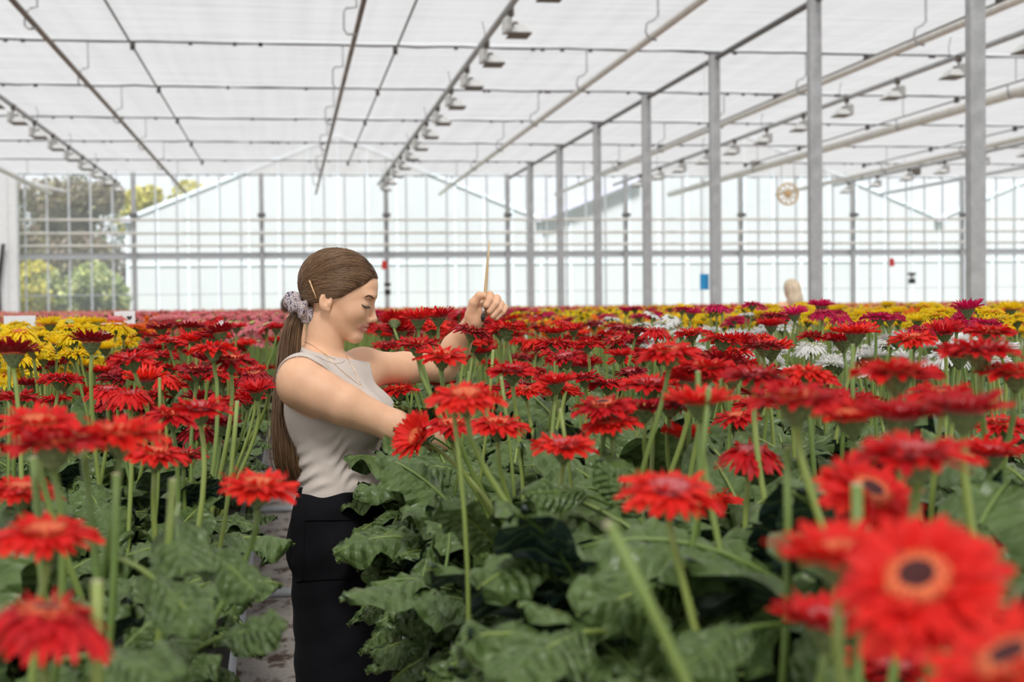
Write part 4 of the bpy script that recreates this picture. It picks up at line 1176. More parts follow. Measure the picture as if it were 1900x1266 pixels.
# single large leaves that stand out in the photograph: middle px, tip px, depths, normal hint (right, to camera, up), light?
BIGLEAF = [(772, 800, 3.30, 733, 789, 3.25, (0.1, 0.7, 0.8), 1, 1.0), (740, 888, 3.15, 668, 905, 3.05, (-0.3, 0.5, 0.9), 0, 1.0), (800, 862, 3.10, 735, 850, 3.02, (0.0, 0.6, 0.9), 0, 1.0),
 (700, 1050, 3.00, 688, 1100, 2.95, (-0.7, 0.8, 0.3), 0, 1.5), (725, 985, 2.95, 664, 1010, 2.9, (-0.4, 0.7, 0.6), 0, 1.1), (775, 1095, 2.45, 748, 1185, 2.4, (-0.5, 0.9, 0.35), 0, 1.0), (815, 1110, 2.35, 805, 1180, 2.3, (0.3, 0.9, 0.5), 0, 0.9),
 (870, 960, 2.20, 815, 905, 2.15, (0.3, -0.9, 0.3), 1, 0.95), (965, 1040, 1.85, 885, 1065, 1.78, (-0.2, 0.6, 0.9), 1, 1.0), (1035, 912, 2.1, 975, 905, 2.05, (0.1, 0.8, 0.7), 0, 0.9), (1150, 905, 2.1, 1120, 860, 2.1, (0.3, 0.8, 0.4), 0, 1.0),
 (1195, 1090, 1.7, 1110, 1130, 1.6, (0.1, 0.8, 0.6), 0, 1.0), (1010, 1200, 1.5, 930, 1235, 1.42, (-0.1, 0.5, 0.9), 0, 1.0), (1330, 1190, 1.35, 1260, 1225, 1.3, (0.0, 0.5, 0.9), 0, 0.9),
 (425, 1050, 1.75, 480, 1095, 1.7, (0.2, 0.7, 0.8), 1, 1.05), (330, 1000, 1.7, 330, 1055, 1.62, (0.0, 0.7, 0.8), 0, 1.0), (320, 1100, 1.55, 390, 1150, 1.5, (0.0, 0.6, 0.9), 0, 0.9), (460, 1170, 1.65, 505, 1160, 1.62, (0.3, 0.8, 0.5), 0, 1.0), (240, 1225, 1.3, 320, 1245, 1.25, (0.0, 0.6, 0.9), 0, 0.9)]
BLM = {}
aisle_r = [o for o in COL.objects if o.name.startswith('gerbera_plant')]
for i, (px, py, dp, tx, ty, td, nh, light, wid) in enumerate(BIGLEAF):
    key = (i % 5, light)
    if key not in BLM: BLM[key] = leaf_mesh(200 + i % 5, True, 14, 42, 'leaf_light' if light else 'leaf')
    me = BLM[key]
    cpt, tip_ = pd(px, py, dp), pd(tx, ty, td)
    xd = (tip_ - cpt).normalized()
    nn = R0 * nh[0] - Vector((math.sin(YAW), math.cos(YAW), 0)) * nh[1] + UPV * nh[2]
    nn = (nn - xd * nn.dot(xd)).normalized(); yd = nn.cross(xd)
    sc_ = 2.0 * (tip_ - cpt).length / 0.20
    sc_ = min(max(sc_, 0.55), 1.25)
    Mx = Matrix((xd, yd * wid, nn)).transposed().to_4x4() @ Matrix.Scale(sc_, 4)
    uvx = me.attributes['leaf_uv'].data
    blade = [v.co for v in me.vertices if abs(uvx[v.index].vector[0] - 0.5) < 0.03 and abs(uvx[v.index].vector[1]) < 0.25 and uvx[v.index].vector[0] > 0]
    mid = sum(blade, Vector()) / len(blade)
    Mx.translation = cpt - (Mx.to_3x3() @ mid)
    par = min(aisle_r, key=lambda o: (o.location - Mx.translation).length)
    o = obj('leaf', me, par); o.matrix_local = Matrix.Translation(par.location).inverted() @ Mx
    o['label'] = 'large pale green leaf' if light else 'large dark green crinkled leaf'
# lower canopy far away
def leaf_mass(xr, yr, step_, label):
    V = []; F = []; mi = []; nb_ = 0
    tm = []
    for me in LLOW:
        me.calc_loop_triangles()
        v = np.array([vv.co[:] for vv in me.vertices]); f = np.array([t.vertices[:] for t in me.loop_triangles]); q = np.array([t.material_index for t in me.loop_triangles])
        tm.append((v, f, q))
    y = yr[0]
    while y < yr[1]:
        x = xr[0]
        while x < xr[1]:
            if not any(a0 < x < a1 for a0, a1 in aisles):
                for q in range(3):
                    v, f, m_ = tm[int(rng.integers(5))]
                    a = rng.uniform(0, 6.28); s = rng.uniform(0.85, 1.15)
                    c_, s_ = math.cos(a) * s, math.sin(a) * s
                    V.append(np.stack([v[:, 0] * c_ - v[:, 1] * s_ + x + rng.uniform(-.1, .1), v[:, 0] * s_ + v[:, 1] * c_ + y + rng.uniform(-.1, .1), v[:, 2] * s + 0.95], 1))
                    F.append(f + nb_); mi.append(m_); nb_ += len(v)
            x += step_
        y += step_
    me = mesh_tri('leaf_mass', np.concatenate(V), np.concatenate(F), [M['leaf'], M['stem']], np.concatenate(mi))
    o = obj('foliage_mass', me); tag(o, label, 'leaves', kind='stuff')
leaf_mass((-2.4, 5.2), (6.4, 11.0), 0.2, 'green leaf canopy beneath the blooms beyond the near plants')
leaf_mass((1.5, 3.4), (2.6, 6.4), 0.2, 'green leaf canopy beneath the white and yellow blooms at right')
leaf_mass((-2.0, -0.7), (2.6, 6.4), 0.2, 'green leaf canopy beneath the yellow blooms at left')

# ------------------------------------------------------------------ bare cut stalks
STK = [(1130, 970, 1262, 1290, 1.05, 0.0068, 'thick pale bare stalk slanting across the lower middle'), (840, 748, 842, 800, 2.0, 0.005, 'pale cut stalk before the large scarlet gerbera'),
 (1582, 640, 1575, 760, 2.3, 0.0055, 'tall bare pale stalk in the right middle'), (1690, 650, 1680, 770, 2.4, 0.005, 'tall bare stalk right of its like in the right middle'), (296, 702, 292, 760, 2.8, 0.005, 'short cut stalk amid the left red blooms'),
 (440, 745, 420, 870, 2.6, 0.006, 'upright cut stalk by the aisle at left'), (1460, 830, 1440, 1150, 1.5, 0.007, 'long pale stalk left of the camera-facing bloom'), (1590, 900, 1585, 980, 1.15, 0.008, 'blunt stalk in front of the camera-facing bloom'),
 (1705, 880, 1690, 960, 1.2, 0.007, 'blunt stalk right of the camera-facing bloom'), (62, 850, 62, 960, 1.6, 0.007, 'pale stalk at the left edge'), (155, 840, 158, 930, 1.6, 0.007, 'pale stalk right of the left-edge one'), (215, 880, 200, 1030, 1.6, 0.007, 'yellowish stalk pair in the left foreground'),
 (180, 1080, 165, 1240, 1.2, 0.008, 'blunt green stalk in the lower left'), (320, 890, 305, 990, 1.7, 0.007, 'pale slanting stalk in the left foreground'), (1315, 720, 1290, 880, 1.8, 0.006, 'pale stalk in the middle right'), (1295, 690, 1292, 750, 2.0, 0.006, 'short pale stalk below the third post'),
 (915, 650, 905, 720, 3.0, 0.005, 'pale cut stalk below the painting hand'), (655+215, 690, 862, 740, 3.0, 0.005, 'second cut stalk below the painting hand'), (1040, 760, 1045, 830, 2.4, 0.005, 'cut stalk in the middle above the pale-rimmed bloom'), (700+230, 700, 935, 790, 2.6, 0.005, 'slender stalk beside the scarlet pair')]
for i, (x0, y0_, x1, y1_, dep, rr, lab) in enumerate(STK):
    rr *= 0.68
    p0 = pd(x0, y0_, dep); p1 = pd(x1, y1_, dep * 1.0)
    dirn = (p1 - p0).normalized()
    L_ = max((p1 - p0).length, 0.05)
    endz = 0.95
    k_ = (p0.z - endz) / max(0.2, -dirn.z)
    p2 = p0 + dirn * k_
    r = empty('bare_stalk', p2); tag(r, lab, 'stalk', 'cut flower stalks')
    pts_ = [(0, 0, 0), tuple((p0 - p2) * 0.5 + Vector((0.01, 0, 0))), tuple(p0 - p2)]
    MB().tube([Vector(pts_[0]).lerp(Vector(pts_[2]), t) + Vector((0.012 * math.sin(PI * t), 0, 0)) for t in [q / 6 for q in range(7)]], [rr * (1.05 - 0.02 * q) for q in range(7)], 8).build('stalk', M['stem'], r, smooth=True)
    MB().lathe([(rr * 0.93, -0.003), (rr * 0.9, 0.001), (rr * 0.5, -0.001)], 8, tuple(p0 - p2)).build('cut_end', simple('cut_end', (0.55, 0.5, 0.33), 0.7, var=0.2), r)

# ------------------------------------------------------------------ plant label cards in the field
CARDS = [(37, 611, 6.8, 0.14, 0.065, 'white label card standing among yellow blooms at the left edge'), (236, 601, 8.0, 0.085, 0.075, 'white label card with dark heart standing over the yellow blooms'), (208, 622, 6.4, 0.085, 0.05, 'blank white label card below the heart card'), (222, 597, 8.4, 0.06, 0.05, 'small white card left of the heart card'), (413, 607, 9.0, 0.14, 0.06, 'white label card before the pink blooms at left'), (1545, 590, 9.5, 0.12, 0.07, 'white label card near the far blonde person')]
for px, py, Y_, w_, h_, lab in CARDS:
    p = py_(px, py - 7, Y_); p.z += 0.012
    r = empty('label_card', (p.x, p.y, 0.92)); tag(r, lab, 'card')
    zc = p.z - 0.92
    cd_ = MB().box((-w_ / 2, -0.002, zc - h_ / 2), (w_ / 2, 0.002, zc + h_ / 2)).build('card', M['card'], r)
    MB().tube([(0, 0.006, 0), (0, 0.006, zc)], 0.004, 6).build('stick', M['steel_light'], r)
    if 'heart' in lab and 'with' in lab:
        hp = [(16 * math.sin(t) ** 3, 13 * math.cos(t) - 5 * math.cos(2 * t) - 2 * math.cos(3 * t) - math.cos(4 * t)) for t in [2 * PI * q / 24 for q in range(24)]]
        MB().prism([(x * 0.0009 + 0.012, zc + z * 0.0009) for x, z in hp], -0.0035, -0.002).build('heart_print', M['black'], cd_)

# ------------------------------------------------------------------ people: smooth bodies from signed distances
class Field:
    def __init__(s, xs, ys, zs):
        s.ax = [np.asarray(a, dtype=np.float32) for a in (xs, ys, zs)]
        s.f = np.full(tuple(len(a) for a in s.ax), 0.5, dtype=np.float32)
    def sub(s, lo, hi):
        sl = []
        for a, l, h in zip(s.ax, lo, hi):
            i0 = max(0, int(np.searchsorted(a, l)) - 1); i1 = min(len(a), int(np.searchsorted(a, h)) + 1)
            if i1 <= i0: return None, None
            sl.append(slice(i0, i1))
        g = np.meshgrid(*[a[q] for a, q in zip(s.ax, sl)], indexing='ij', sparse=True)
        return tuple(sl), g
    def blend(s, sl, d, k, op):
        a = s.f[sl]
        if op == 'add':
            if k > 0:
                h = np.maximum(k - np.abs(a - d), 0) / k
                s.f[sl] = np.minimum(a, d) - h * h * k * 0.25
            else: s.f[sl] = np.minimum(a, d)
        else:
            d = -d
            if k > 0:
                h = np.maximum(k - np.abs(a - d), 0) / k
                s.f[sl] = np.maximum(a, d) + h * h * k * 0.25
            else: s.f[sl] = np.maximum(a, d)
    def cone(s, a, b, ra, rb, k=0.01, op='add'):
        a = np.array(a, dtype=np.float32); b = np.array(b, dtype=np.float32)
        m_ = max(ra, rb) + k + 0.02
        sl, g = s.sub(np.minimum(a, b) - m_, np.maximum(a, b) + m_)
        if sl is None: return
        ab = b - a; L2 = float(ab @ ab) + 1e-12
        t = np.clip(((g[0] - a[0]) * ab[0] + (g[1] - a[1]) * ab[1] + (g[2] - a[2]) * ab[2]) / L2, 0, 1)
        d = np.sqrt((g[0] - a[0] - t * ab[0]) ** 2 + (g[1] - a[1] - t * ab[1]) ** 2 + (g[2] - a[2] - t * ab[2]) ** 2) - (ra + (rb - ra) * t)
        s.blend(sl, d.astype(np.float32), k, op)
    def chain(s, pts, rs, k=0.01, k2=None):
        for i in range(len(pts) - 1): s.cone(pts[i], pts[i + 1], rs[i], rs[i + 1], k if i == 0 or k2 is None else k2)
    def ell(s, c, r, k=0.01, axes=None, op='add'):
        c = np.array(c, dtype=np.float32); r = np.array(r, dtype=np.float32)
        m_ = float(r.max()) + k + 0.02
        sl, g = s.sub(c - m_, c + m_)
        if sl is None: return
        X = [g[i] - c[i] for i in range(3)]
        if axes is None: axes = np.eye(3)
        q = [(X[0] * a[0] + X[1] * a[1] + X[2] * a[2]) for a in axes]
        k0 = np.sqrt(sum((q[i] / r[i]) ** 2 for i in range(3)))
        k1 = np.sqrt(sum((q[i] / (r[i] * r[i])) ** 2 for i in range(3))) + 1e-6
        d = k0 * (k0 - 1) / k1
        s.blend(sl, d.astype(np.float32), k, op)
    def grid(s): return np.meshgrid(*s.ax, indexing='ij', sparse=True)
    def polygonise(s):
        f = s.f; S = f < 0
        c = np.zeros(tuple(n - 1 for n in f.shape), dtype=np.uint8)
        for dx in (0, 1):
            for dy in (0, 1):
                for dz in (0, 1):
                    c += S[dx:S.shape[0] - 1 + dx, dy:S.shape[1] - 1 + dy, dz:S.shape[2] - 1 + dz]
        act = (c > 0) & (c < 8)
        I, J, K = np.nonzero(act)
        n = len(I)
        idx = np.full(act.shape, -1, dtype=np.int64); idx[I, J, K] = np.arange(n)
        acc = np.zeros((n, 3)); cnt = np.zeros(n)
        cor = {}
        for dx in (0, 1):
            for dy in (0, 1):
                for dz in (0, 1): cor[dx, dy, dz] = f[I + dx, J + dy, K + dz]
        ax = s.ax
        for o in [(a, b) for a in cor for b in cor if a < b and sum(abs(np.subtract(a, b))) == 1]:
            a, b = o; fa, fb = cor[a], cor[b]
            m_ = (fa < 0) != (fb < 0)
            t = np.where(m_, fa / np.where(m_, fa - fb, 1), 0)
            for q, (ii) in enumerate((I, J, K)):
                pa = ax[q][ii + a[q]]; pb = ax[q][ii + b[q]]
                acc[:, q] += np.where(m_, pa + (pb - pa) * t, 0)
            cnt += m_
        V = acc / cnt[:, None]
        F = []
        for d_ in range(3):
            sl0 = [slice(None)] * 3; sl1 = [slice(None)] * 3
            sl0[d_] = slice(0, -1); sl1[d_] = slice(1, None)
            A, B = S[tuple(sl0)], S[tuple(sl1)]
            u, v = (d_ + 1) % 3, (d_ + 2) % 3
            E = np.argwhere(A != B)
            ok = (E[:, u] > 0) & (E[:, v] > 0) & (E[:, u] < f.shape[u] - 1) & (E[:, v] < f.shape[v] - 1)
            E = E[ok]
            def cell(du, dv):
                q = E.copy(); q[:, u] += du; q[:, v] += dv
                return idx[q[:, 0], q[:, 1], q[:, 2]]
            quad = np.stack([cell(-1, -1), cell(0, -1), cell(0, 0), cell(-1, 0)], 1)
            flip = B[E[:, 0], E[:, 1], E[:, 2]]
            quad[flip] = quad[flip][:, ::-1]
            F.append(quad)
        F = np.concatenate(F)
        F = F[(F >= 0).all(1)]
        return V, F

def axis(lo, hi, fine, coarse, h1, h2):
    """coordinates with spacing h1 inside the fine intervals, h2 elsewhere"""
    out = [lo]
    while out[-1] < hi:
        x = out[-1]
        out.append(x + (h1 if any(a - 0.004 <= x <= b + 0.004 for a, b in fine) else h2))
    return out

# woman's frame: x = right in view, y = away from the camera, z = up, metres from the origin O on the floor
SPX = 0.00142
DW = 3.75
EX = R0.copy(); EY = Vector((math.sin(YAW), math.cos(YAW), 0)); EZ = Vector((0, 0, 1))
OW = pd(630, 600, DW); OW.z = 0.0
def wl(px, py, d=0.0):
    v = pd(px, py, DW + d * SPX) - OW
    return np.array((v.dot(EX), v.dot(EY), v.dot(EZ)))
def lpx(V):
    """local verts -> pixels"""
    Wd = np.array(OW) + V[:, :1] * np.array(EX) + V[:, 1:2] * np.array(EY) + V[:, 2:3] * np.array(EZ) - np.array(CAM)
    z = Wd @ np.array(FWD)
    return 950 + FPX * (Wd @ np.array(RT)) / z, 633 - FPX * (Wd @ np.array(UP)) / z
S_ = SPX
TH = math.radians(12)
HA = np.array((math.cos(TH), 0, -math.sin(TH))); HB = np.array((math.sin(TH), 0, math.cos(TH))); HCx = np.array((0, 1.0, 0))
HO = wl(631, 535, 0)
def hp(a, b, c=0.0): return HO + (HA * a + HB * b + HCx * c) * S_
HAX = [HA, HCx, HB]

def skin_mat():
    ma, nt, b, out = nodes_of('skin')
    at = N(nt, 'ShaderNodeAttribute', _attribute_name='lip')
    tc = N(nt, 'ShaderNodeTexCoord')
    nz = N(nt, 'ShaderNodeTexNoise', Scale=28.0, Detail=3.0); nt.links.new(tc.outputs['Object'], nz.inputs['Vector'])
    c = ramp(nt, [(0.3, (0.76, 0.43, 0.26)), (0.7, (0.82, 0.49, 0.31))], nz.outputs['Fac'])
    mx = N(nt, 'ShaderNodeMix', _data_type='RGBA'); mx.inputs['B'].default_value = (0.56, 0.22, 0.18, 1)
    nt.links.new(at.outputs['Fac'], mx.inputs['Factor']); nt.links.new(c, mx.inputs['A'])
    nt.links.new(mx.outputs['Result'], b.inputs['Base Color'])
    b.inputs['Roughness'].default_value = 0.52
    b.inputs['Specular IOR Level'].default_value = 0.4
    b.inputs['Subsurface Weight'].default_value = 0.1
    b.inputs['Subsurface Radius'].default_value = (0.9, 0.35, 0.2)
    b.inputs['Subsurface Scale'].default_value = 0.012
    n2 = N(nt, 'ShaderNodeTexNoise', Scale=600.0, Detail=2.0); nt.links.new(tc.outputs['Object'], n2.inputs['Vector'])
    bp = N(nt, 'ShaderNodeBump', Strength=0.06, Distance=0.001); nt.links.new(n2.outputs['Fac'], bp.inputs['Height']); nt.links.new(bp.outputs['Normal'], b.inputs['Normal'])
    return ma
SKIN = skin_mat()

PSI = math.radians(24)
TF = np.array((math.cos(PSI), -math.sin(PSI), 0)); TRt = np.array((-math.sin(PSI), -math.cos(PSI), 0)); TU = np.array((0, 0, 1.0))
TAX = [TF, TRt, TU]
def torso(f, grow=0.0, legs=True):
    g = grow
    f.ell(wl(612, 765, 0), np.array((76, 98, 108)) * S_ + g, 0.02, TAX)                   # ribcage
    f.cone(wl(563, 708, -92), wl(606, 712, 0), 36 * S_ + g, 46 * S_ + g, 0.035)             # shoulder girdle
    f.cone(wl(606, 712, 0), wl(668, 694, 86), 46 * S_ + g, 34 * S_ + g, 0.035)
    f.ell(wl(674, 776, -42), np.array((44, 44, 44)) * S_ + g, 0.05)                         # bust
    f.ell(wl(692, 770, 40), np.array((42, 44, 44)) * S_ + g, 0.05)
    f.ell(wl(630, 868, 0), np.array((60, 84, 78)) * S_ + g, 0.05, TAX)                      # waist
    f.ell(wl(640, 950, 0), np.array((82, 108, 80)) * S_ + g, 0.06, TAX)                     # hips
    f.ell(wl(618, 1015, -20), np.array((80, 90, 70)) * S_ + g, 0.06, TAX)
def shoulders(f, g):
    f.ell(wl(560, 708, -104), np.array((43, 40, 46)) * S_ + g, 0.03)
    f.cone(wl(561, 716, -108), wl(600, 733, -113), 42 * S_ + g, 39 * S_ + g, 0.02)
    f.ell(wl(674, 686, 96), np.array((38, 38, 40)) * S_ + g, 0.03)
def arms(f):
    # near (right) arm: reaches forward and down into the leaves
    shoulders(f, 0.0)
    f.chain([wl(600, 733, -113), wl(640, 752, -118), wl(733, 792, -112)], [39 * S_, 36 * S_, 27 * S_], 0.02, 0.015)
    f.chain([wl(733, 792, -112), wl(785, 815, -50), wl(850, 835, 40)], [28 * S_, 26 * S_, 17 * S_], 0.02)
    f.chain([wl(850, 835, 40), wl(880, 835, 62)], [17 * S_, 14 * S_], 0.012)
    for q, (dx, dy, dd) in enumerate(((24, -10, 2), (27, -4, 10), (27, 3, 17), (23, 10, 22))):
        k0 = wl(877 + dx * 0.3, 833 + dy, 60 + dd); k1 = wl(877 + dx, 829 + dy, 66 + dd); k2 = wl(877 + dx * 0.75, 835 + dy, 46 + dd)
        f.chain([k0, k1, k2], [7 * S_, 6.4 * S_, 5.4 * S_], 0.004, 0.002)
    f.chain([wl(867, 833, 40), wl(885, 821, 40), wl(898, 825, 48)], [9 * S_, 7.5 * S_, 6 * S_], 0.006, 0.003)
    # far (left) arm: raised, holding the brush
    f.chain([wl(676, 684, 98), wl(750, 684, 160), wl(822, 682, 222)], [35 * S_, 30.5 * S_, 28 * S_], 0.03, 0.02)
    f.chain([wl(822, 682, 222), wl(846, 645, 195), wl(879, 594, 146)], [28 * S_, 26.5 * S_, 17 * S_], 0.02, 0.02)
    # hand
    f.chain([wl(879, 596, 146), wl(890, 577, 150), wl(909, 567, 160)], [16.5 * S_, 15.5 * S_, 15 * S_], 0.012, 0.012)
    f.chain([wl(874, 584, 138), wl(879, 562, 128), wl(889, 549, 124), wl(898, 549, 124)], [12 * S_, 9.5 * S_, 7.8 * S_, 6.2 * S_], 0.010, 0.004)
    for ch in (((901, 556, 156), (909, 548, 140), (908, 556, 126), (902, 567, 121)),
               ((913, 559, 162), (922, 554, 146), (919, 564, 130), (908, 578, 126)),
               ((920, 567, 165), (929, 564, 150), (926, 574, 135), (914, 587, 131)),
               ((926, 575, 166), (937, 571, 154), (933, 579, 141), (921, 591, 137))):
        k = len(ch); base = 8.6 if ch[0][0] < 915 else (8.0 if ch[0][0] < 925 else 6.9)
        f.chain([wl(*c_) for c_ in ch], [base * S_, base * 0.93 * S_, base * 0.84 * S_, base * 0.70 * S_], 0.005, 0.0025)
def head(f):
    f.cone(wl(598, 680, 6), wl(606, 596, 0), 38 * S_, 34 * S_, 0.018)                       # neck
    f.cone(wl(588, 668, -6), wl(566, 692, -80), 24 * S_, 26 * S_, 0.03)                     # trapezius
    f.cone(wl(604, 676, 4), wl(660, 682, 80), 22 * S_, 26 * S_, 0.03)
    f.ell(hp(-3, 6), np.array((66, 52, 60)) * S_, 0.015, HAX)                               # skull
    f.ell(hp(22, -30), np.array((42, 43, 50)) * S_, 0.02, HAX)                              # face
    f.ell(hp(50, 8), np.array((17.5, 34, 32)) * S_, 0.02, HAX)                              # forehead
    for s in (-1, 1):
        f.cone(hp(-4, -47, 30 * s), hp(40, -80, 8 * s), 12 * S_, 12 * S_, 0.018)             # jaw
        f.ell(hp(37, -36, 24 * s), np.array((18.5, 16.5, 16)) * S_, 0.02, HAX)                  # cheek
        f.ell(hp(56, -2, 18 * s), np.array((12, 18, 7)) * S_, 0.012, HAX)                   # brow
    f.ell(hp(46.5, -82), np.array((13, 13, 12)) * S_, 0.015, HAX)                           # chin
    f.ell(hp(46, -58), np.array((16.5, 19, 16)) * S_, 0.012, HAX)                             # mouth mound
    for s in (-1, 1):
        f.ell(hp(62.5, -17, 25 * s), np.array((9, 10, 7.5)) * S_, 0.010, HAX, 'cut')
        f.ell(hp(50, -18, 11 * s), np.array((10, 7, 9)) * S_, 0.008, HAX)            # socket
        f.ell(hp(48.5, -19.5, 22.5 * s), np.array((12.2, 13, 10.5)) * S_, 0.006, HAX)         # lidded eye
    f.chain([hp(59.5, -10), hp(65, -26), hp(71, -42)], [5.2 * S_, 5.6 * S_, 6.6 * S_], 0.009, 0.005)  # nose
    f.ell(hp(72.2, -44.5), np.array((7.0, 7, 6.2)) * S_, 0.004, HAX)
    for s in (-1, 1):
        f.ell(hp(63, -47.5, 8.5 * s), np.array((8, 5, 5.6)) * S_, 0.004, HAX)               # wings
        f.ell(hp(67, -53, 6 * s), np.array((3.6, 2.2, 2.2)) * S_, 0.002, HAX, 'cut')      # nostrils
    f.ell(hp(59.5, -58.2), np.array((6.6, 13, 3.8)) * S_, 0.004, HAX)                       # lips
    f.ell(hp(58.2, -67.2), np.array((6.4, 11, 4.5)) * S_, 0.004, HAX)
    for s in (-1, 1):
        f.cone(hp(61.5, -58.6, 6 * s), hp(51, -61.6, 21 * s), 3.4 * S_, 1.8 * S_, 0.004)
        f.cone(hp(60, -66.8, 6 * s), hp(50.5, -63.4, 20 * s), 3.6 * S_, 1.8 * S_, 0.004)
    for s in (-1, 1):
        f.cone(hp(67.5, -62.4, 0), hp(54.5, -62.7, 22 * s), 1.3 * S_, 1.1 * S_, 0.002, 'cut')
    for s in (-1, 1):                                                                        # ears
        f.ell(hp(-15, -27, 49.5 * s), np.array((12.5, 5, 18)) * S_, 0.003, HAX)
        f.ell(hp(-13.5, -24, 54.5 * s), np.array((7.2, 4, 11.5)) * S_, 0.003, HAX, 'cut')
        f.ell(hp(-9, -31, 51 * s), np.array((3.4, 3.5, 5)) * S_, 0.002, HAX)
        f.ell(hp(-8.5, -41.5, 48.5 * s), np.array((5, 3.6, 5.2)) * S_, 0.003, HAX)

lo = wl(495, 1330, -175); hi = wl(955, 440, 300)
zf = wl(0, 672)[2]
def yy(d): return d * SPX
xs = axis(float(lo[0]), float(hi[0]), [(-9, 9)], None, 0.0026, 0.0026)
ysx = axis(-0.27, 0.40, [(yy(-60), yy(62)), (yy(108), yy(176))], None, 0.0026, 0.0055)
zs = axis(float(wl(600, 1090)[2]), float(wl(600, 448)[2]), [(zf, 9)], None, 0.0055, 0.0055)
zs = [z for z in zs if z < zf] + list(np.arange(zf, float(wl(600, 448)[2]), 0.0024))
fb = Field(xs, ysx, zs)
torso(fb); arms(fb); head(fb)
V, F = fb.polygonise()
me = mesh_tri('person', V, F, [SKIN], smooth=True)
# lip tint, symmetric about the face
Hl = (V - HO) / S_
ha, hb, hc = Hl @ HA, Hl @ HB, Hl @ HCx
lipm = ((ha > 47)).astype(float) * np.clip(1.4 - ((hb + 62.6) / 9.0) ** 2 * 1.0 - (hc / 23.0) ** 2 * 1.1, 0, 1)
lipm = np.clip(lipm * 1.6, 0, 1) * (np.abs(hb + 62.4) < 10)
nos = np.zeros(len(V))
at = me.attributes.new('lip', 'FLOAT', 'POINT'); at.data.foreach_set('value', (lipm * 0.9).astype(np.float32))
RZ = -YAW
woman = obj('person', me, None, OW, (0, 0, RZ))
tag(woman, 'woman in beige tank top and black apron painting a gerbera with a brush', 'person')
bvh_body = BVHTree.FromPolygons([tuple(v) for v in V], [tuple(f) for f in F])
def loc_cam():
    v = CAM - OW
    return Vector((v.dot(EX), v.dot(EY), v.dot(EZ)))
LC = loc_cam()
def surf(px, py, lift=0.0, tree_=None):
    """nearest point of the body surface seen at this pixel (person's frame)"""
    d = Vector(wl(px, py)) - LC
    hit = (tree_ or bvh_body).ray_cast(LC, d.normalized())
    if hit[0] is None: return Vector(wl(px, py, -40))
    return hit[0] + hit[1].normalized() * lift
def mirror(p):
    return Vector((p.x, 2 * HO[1] - p.y, p.z))

def cloth(name, col, rough=0.8, rib=None, var=0.12, bump=0.3, scale=300):
    ma, nt, b, out = nodes_of(name)
    tc = N(nt, 'ShaderNodeTexCoord')
    nz = N(nt, 'ShaderNodeTexNoise', Scale=scale, Detail=2.0); nt.links.new(tc.outputs['Object'], nz.inputs['Vector'])
    n2 = N(nt, 'ShaderNodeTexNoise', Scale=9.0, Detail=4.0); nt.links.new(tc.outputs['Object'], n2.inputs['Vector'])
    lo_ = tuple(c_ * (1 - var) for c_ in col); hi_ = tuple(min(1, c_ * (1 + var)) for c_ in col)
    nt.links.new(ramp(nt, [(0.3, lo_), (0.7, hi_)], n2.outputs['Fac']), b.inputs['Base Color'])
    b.inputs['Roughness'].default_value = rough; b.inputs['Sheen Weight'].default_value = 0.2 if col[0] > 0.1 else 0.02
    b.inputs['Specular IOR Level'].default_value = 0.25 if col[0] > 0.1 else 0.12
    h = nz.outputs['Fac']
    if rib:
        wv = N(nt, 'ShaderNodeTexWave', Scale=rib, Distortion=0.3); wv.bands_direction = 'X'
        mp = N(nt, 'ShaderNodeMapping'); mp.inputs['Rotation'].default_value = (0, 0.08, 0.5)
        nt.links.new(tc.outputs['Object'], mp.inputs['Vector']); nt.links.new(mp.outputs[0], wv.inputs['Vector']); h = wv.outputs['Fac']
    bp = N(nt, 'ShaderNodeBump', Strength=bump, Distance=0.0012); nt.links.new(h, bp.inputs['Height']); nt.links.new(bp.outputs['Normal'], b.inputs['Normal'])
    return ma
def tshape(f, g): torso(f, g); f.cone(wl(598, 680, 6), wl(603, 626, 0), 38 * S_ + g, 35.5 * S_ + g, 0.018); f.cone(wl(588, 668, -6), wl(566, 692, -80), 24 * S_ + g, 26 * S_ + g, 0.03); f.cone(wl(604, 676, 4), wl(660, 682, 80), 22 * S_ + g, 26 * S_ + g, 0.03); shoulders(f, g)
ft = Field(axis(float(wl(500, 800)[0]), float(wl(760, 800)[0]), [(-9, 9)], None, 0.0035, 0.0035), axis(-0.24, 0.24, [(-9, 9)], None, 0.0035, 0.0035), axis(float(wl(600, 960)[2]), float(wl(600, 600)[2]), [(-9, 9)], None, 0.0032, 0.0032))
tshape(ft, 0.0045)
gx, gy, gz = ft.grid()
pxl = 630 + gx / S_; pyl = 600 - (gz - OW.z - float(wl(630, 600)[2])) / S_
# folds gathered at the waist, rising to the front
fold = np.clip((pyl - 780) / 70, 0, 1) * np.clip((908 - pyl) / 22, 0, 1)
u_ = (pyl + (pxl - 600) * 0.5 + 10 * np.sin(gy * 26 + pxl * 0.035) + 5 * np.sin(pxl * 0.09 + gy * 60)) / 4.3
ft.f += (fold * 0.0045 * (np.sin(u_) - 0.75) * (0.55 + 0.45 * np.sin(gy * 31 + pxl * 0.06 - pyl * 0.04))).astype(np.float32)
def cut(fld, d): fld.f = np.maximum(fld.f, np.broadcast_to(d, fld.f.shape).astype(np.float32))
cut(ft, (642 + (pxl - 556) * 0.27 - pyl) * S_ * 0.95)                                       # neckline
ft.cone(wl(552, 726, -134), wl(606, 742, -126), 62 * S_, 50 * S_, 0.005, 'cut')                  # near armhole
ft.ell(wl(734, 684, 100), np.array((66, 62, 74)) * S_, 0.006, None, 'cut')                   # far armhole
cut(ft, (pyl - 925) * S_)
Vt, Ft = ft.polygonise()
